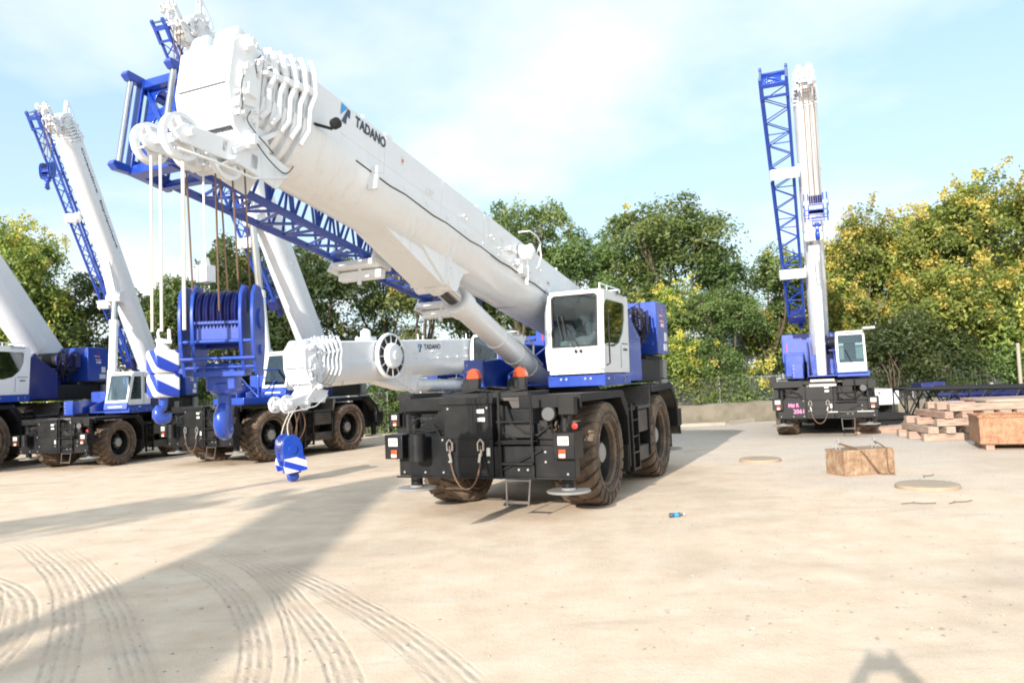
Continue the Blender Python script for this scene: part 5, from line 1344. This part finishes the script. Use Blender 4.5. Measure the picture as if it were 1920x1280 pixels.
for (x, y, h, v, lb, sx) in (
    (-22.5,35,10.6,3,'leftmost tree, yellowish blossom at its top',.9),(-27,39,9,4,G0,1),(-20.2,37.5,8.8,4,G0,1.1),(-18.6,41,8.2,4,G0,1.2),(-16.6,38,9.2,5,G0,.9),(-14.2,38.5,10.4,4,G0,1),
    (-11.9,41,10.4,0,G0,1),(-9.4,38,10.0,4,G0,1),(-6.9,40.5,10.5,0,G0,1),(-4.6,38.2,9.9,5,G0,1.1),(-2.2,41,11.0,1,G1,1),(.6,39.5,13.0,0,'tall green tree whose top shows above the nearest boom',.85),
    (3.6,38.6,10.9,1,G1,.95),(6.0,40.5,11.2,0,G1,1),(8.2,38.6,12.6,0,'tallest green tree just right of the nearest cab',1.12),(10.8,40.8,9.6,1,G1,1.1),(13.0,38.9,9.0,1,'low green tree between the big round tree and the rightmost crane',1.2),
    (15.4,40.5,9.6,2,G2,1),(17.2,38.2,9.9,3,G2,1),(19.8,40,10.8,2,G2,1.05),(21.6,37,11.0,3,G2,1.05),(24.4,39.5,12.2,2,'tall rounded tree covered in yellow blossom near the right edge',1.1),(27.0,37,11.6,3,G2,1.1),(30.5,40,11.5,2,G2,1.1),(34,41,10.5,0,G1,1.1),
    (-31,43,8.8,0,G0,1),(7.0,36.7,6.6,3,'low spreading tree with yellow blossom in front of the tall tree',1.1),(10.2,36.9,7.2,0,'bushy green tree beside the white container',1.15)):
    tree(x, y, h, v, rr.uniform(0,6.28), lb, sx)
# shrubs
def shrub(x, y, h, w, label, seed, mat='leafdark', fl=.0):
    me, cl, lo = crown_mesh('foliage', seed, h, w, 70, 170, fl, .10, leaf=.10); me.materials.append(M[mat]); me.materials.append(M['blossom'])
    T = empty('shrub', (x,y,0), 0); tag(T, label, 'shrub', 'shrubs along the fence'); inst(me, 'foliage', T)
    m = MB(); q = random.Random(seed)
    for k in range(7): m.pipe([(q.uniform(-.1,.1),q.uniform(-.1,.1),0),(q.uniform(-.5,.5)*w*.5,q.uniform(-.5,.5)*w*.5,h*.4),(q.uniform(-.5,.5)*w,q.uniform(-.5,.5)*w,h*.75)],[.035,.025,.01],5)
    o = m.build('stem', M['bark'], T)
shrub(17.6,35.3,4.6,1.9,'big rounded dark green shrub right of the board fence',71); shrub(20.0,35.7,3.6,1.7,'dark green shrub behind the black lattice section',72); shrub(15.9,36.4,2.2,1.0,'small dark shrub by the board fence',73)
shrub(-1.0,36.4,2.6,1.4,'green shrub behind the nearest crane',74,'leaf',.1); shrub(-12.5,34.5,2.2,1.4,'olive shrub between the left cranes',75,'leaf'); shrub(-9.8,35,2.0,1.2,'low shrub seen under the big blue hook',76,'leafdark')
shrub(8.8,36.6,3.4,1.8,'leafy green shrub with yellow blossom above the low wall, middle of three',81,'leafgold',.5); shrub(6.4,36.8,3.0,1.6,'leafy green shrub above the low wall, nearest the big counterweight',82,'leaf',.25); shrub(11.0,36.4,2.6,1.4,'leafy green shrub above the low wall, nearest the rightmost crane',83,'leaf',.25)
shrub(-15.6,36.6,3.2,1.9,'dense green shrub behind the crane lettered Coastline Equipment',84,'leaf'); shrub(-6.2,36.8,2.8,1.6,'green shrub beside the white shed with painted shade',85,'leaf'); shrub(25.6,36.6,3.6,1.9,'tall green shrub at the far right edge',86,'leafgold',.5); shrub(3.4,36.9,3.2,1.8,'dark green shrub hidden partly behind the big rear wheel',87,'leaf')
shrub(4.6,35.2,1.5,1.1,'low shrub behind the low wall, nearest the crane wheels',77); shrub(23.5,36.3,3.0,1.5,'green shrub behind the white posts',78,'leaf',.1)

# ------------------------------------------------------------------ photographer (stands under and just behind the camera)
try:

    T = empty('person', (-.08,-.42,0), 0); tag(T, 'photographer in dark clothes holding a camera overhead with both hands, seen only as a shadow', 'person')
    # skin layer has to exist before radii are set

    def photographer2():
        bm = bmesh.new(); lay = bm.verts.layers.skin.verify()
        V = [(0,0,.95),(0,.01,1.2),(0,0,1.42),(0,.0,1.56),(0,.03,1.66),(0,.02,1.80)]; Ee = [(0,1),(1,2),(2,3),(3,4),(4,5)]; Rd = [.15,.135,.16,.06,.085,.07]
        for sd in (-1,1):
            b = len(V); V += [(sd*.18,0,1.47),(sd*.36,.12,1.72),(sd*.17,.30,2.02),(sd*.085,.33,2.10)]; Ee += [(2,b),(b,b+1),(b+1,b+2),(b+2,b+3)]; Rd += [.10,.085,.062,.05]
            h = b+3
            for k, (dz, ln) in enumerate(((.045,.075),(.02,.08),(-.005,.075),(-.03,.06),(.055,.04))):
                f = len(V); V += [(sd*.10,.345,2.13+dz*.8),(sd*(.10-ln*.35),.355,2.135+dz),(sd*(.10-ln*.7),.345,2.135+dz*.9)]; Ee += [(h,f),(f,f+1),(f+1,f+2)]; Rd += [.012,.010,.008]
            b = len(V); V += [(sd*.10,0,.88),(sd*.13,.02,.48),(sd*.14,-.02,.08),(sd*.15,.14,.04)]; Ee += [(0,b),(b,b+1),(b+1,b+2),(b+2,b+3)]; Rd += [.10,.065,.045,.04]
        vs = [bm.verts.new(p) for p in V]
        for a, b in Ee: bm.edges.new((vs[a],vs[b]))
        for v_, r_ in zip(vs, Rd): v_[lay].radius = (r_, r_*.85)
        vs[0][lay].use_root = True
        me = bpy.data.meshes.new('body'); bm.to_mesh(me); bm.free(); me.materials.append(M['shirt'])
        o = bpy.data.objects.new('body', me); COL.objects.link(o); o.parent = T
        o.modifiers.new('skin','SKIN'); s2 = o.modifiers.new('sub','SUBSURF'); s2.levels = 1; s2.render_levels = 2
    photographer2()
    K_ = empty('held_camera', (-.08,-.11,2.07)); tag(K_, 'black camera held overhead by the photographer', 'camera')
    m = MB(); m.box(-.13,.13,-.03,.03,-.01,.085); m.build('body', M['dark'], K_, bev=.01); m = MB(); m.tube((0,.03,.045),(0,.09,.045),.035,n=20); m.build('lens', M['dark'], K_)
except Exception as ex:
    print('person failed', ex)

# ------------------------------------------------------------------ light, sky, camera
AZ, EL = R(24.9), R(18.7)
tr = Vector((math.sin(AZ)*math.cos(EL), math.cos(AZ)*math.cos(EL), -math.sin(EL)))
sl = bpy.data.lights.new('sun', 'SUN'); sl.energy = SUN; sl.angle = R(.53); sl.color = (1.0,.93,.84)
so = bpy.data.objects.new('sun', sl); COL.objects.link(so); so.rotation_euler = tr.to_track_quat('-Z','Y').to_euler(); so.location = (0,0,30)
w = bpy.data.worlds.new('World'); SC.world = w; w.use_nodes = True; n = w.node_tree.nodes; l = w.node_tree.links
bg = n['Background']; sk = n.new('ShaderNodeTexSky'); sk.sky_type = 'NISHITA'; sk.sun_disc = False; sk.sun_elevation = EL; sk.sun_rotation = math.pi + AZ
sk.air_density = 1.0; sk.dust_density = 1.2; sk.ozone_density = 1.2
l.new(sk.outputs[0], bg.inputs[0]); bg.inputs[1].default_value = SKY
tc = n.new('ShaderNodeTexCoord'); sp = n.new('ShaderNodeSeparateXYZ'); l.new(tc.outputs['Generated'], sp.inputs[0])
zz = math_n(n, l, 'ADD', math_n(n, l, 'MAXIMUM', sp.outputs[2], 0), .22)
cb = n.new('ShaderNodeCombineXYZ'); l.new(math_n(n, l, 'DIVIDE', sp.outputs[0], zz), cb.inputs[0]); l.new(math_n(n, l, 'DIVIDE', sp.outputs[1], zz), cb.inputs[1])
f1 = noise_n(n, l, .95, 6, .52, vec=cb.outputs[0]); f1 = ramp(n, l, f1, [(.36,(0,0,0)),(.62,(1,1,1))])
hz = ramp(n, l, sp.outputs[2], [(.0,(.70,)*3),(.18,(.34,)*3),(.5,(.12,)*3)])
fac = math_n(n, l, 'MAXIMUM', math_n(n, l, 'MULTIPLY', f1, .92), hz)
b2 = n.new('ShaderNodeBackground'); b2.inputs[0].default_value = (.96,.985,1.0,1); b2.inputs[1].default_value = CLOUD
b3 = n.new('ShaderNodeBackground'); b3.inputs[0].default_value = (.38,.76,1.0,1); b3.inputs[1].default_value = HAZE
ad = n.new('ShaderNodeAddShader'); l.new(bg.outputs[0], ad.inputs[0]); l.new(b3.outputs[0], ad.inputs[1])
mx = n.new('ShaderNodeMixShader'); l.new(fac, mx.inputs[0]); l.new(ad.outputs[0], mx.inputs[1]); l.new(b2.outputs[0], mx.inputs[2]); l.new(mx.outputs[0], n['World Output'].inputs[0])

cam = bpy.data.cameras.new('camera'); co = bpy.data.objects.new('camera', cam); COL.objects.link(co); SC.camera = co
cam.sensor_width = 36; cam.lens = 1424/1920*36; cam.clip_end = 3000; cam.clip_start = .1
pi_, ro = .0541, .0436; cp, sp_, cr, sr = math.cos(pi_), math.sin(pi_), math.cos(ro), math.sin(ro)
X = Vector((cr, sr*sp_, -sr*cp)); Y = Vector((sr, -cr*sp_, cr*cp)); Z = -Vector((0, cp, sp_))
co.matrix_world = Matrix(((X.x,Y.x,Z.x,0),(X.y,Y.y,Z.y,0),(X.z,Y.z,Z.z,2.116),(0,0,0,1)))
SC.view_settings.view_transform = 'Standard'; SC.view_settings.look = 'None'; SC.view_settings.exposure = 0
SC.cycles.filter_width = 1.9; SC.cycles.max_bounces = 8; SC.cycles.transparent_max_bounces = 16; SC.cycles.caustics_reflective = False; SC.cycles.caustics_refractive = False
SC.cycles.use_denoising = True
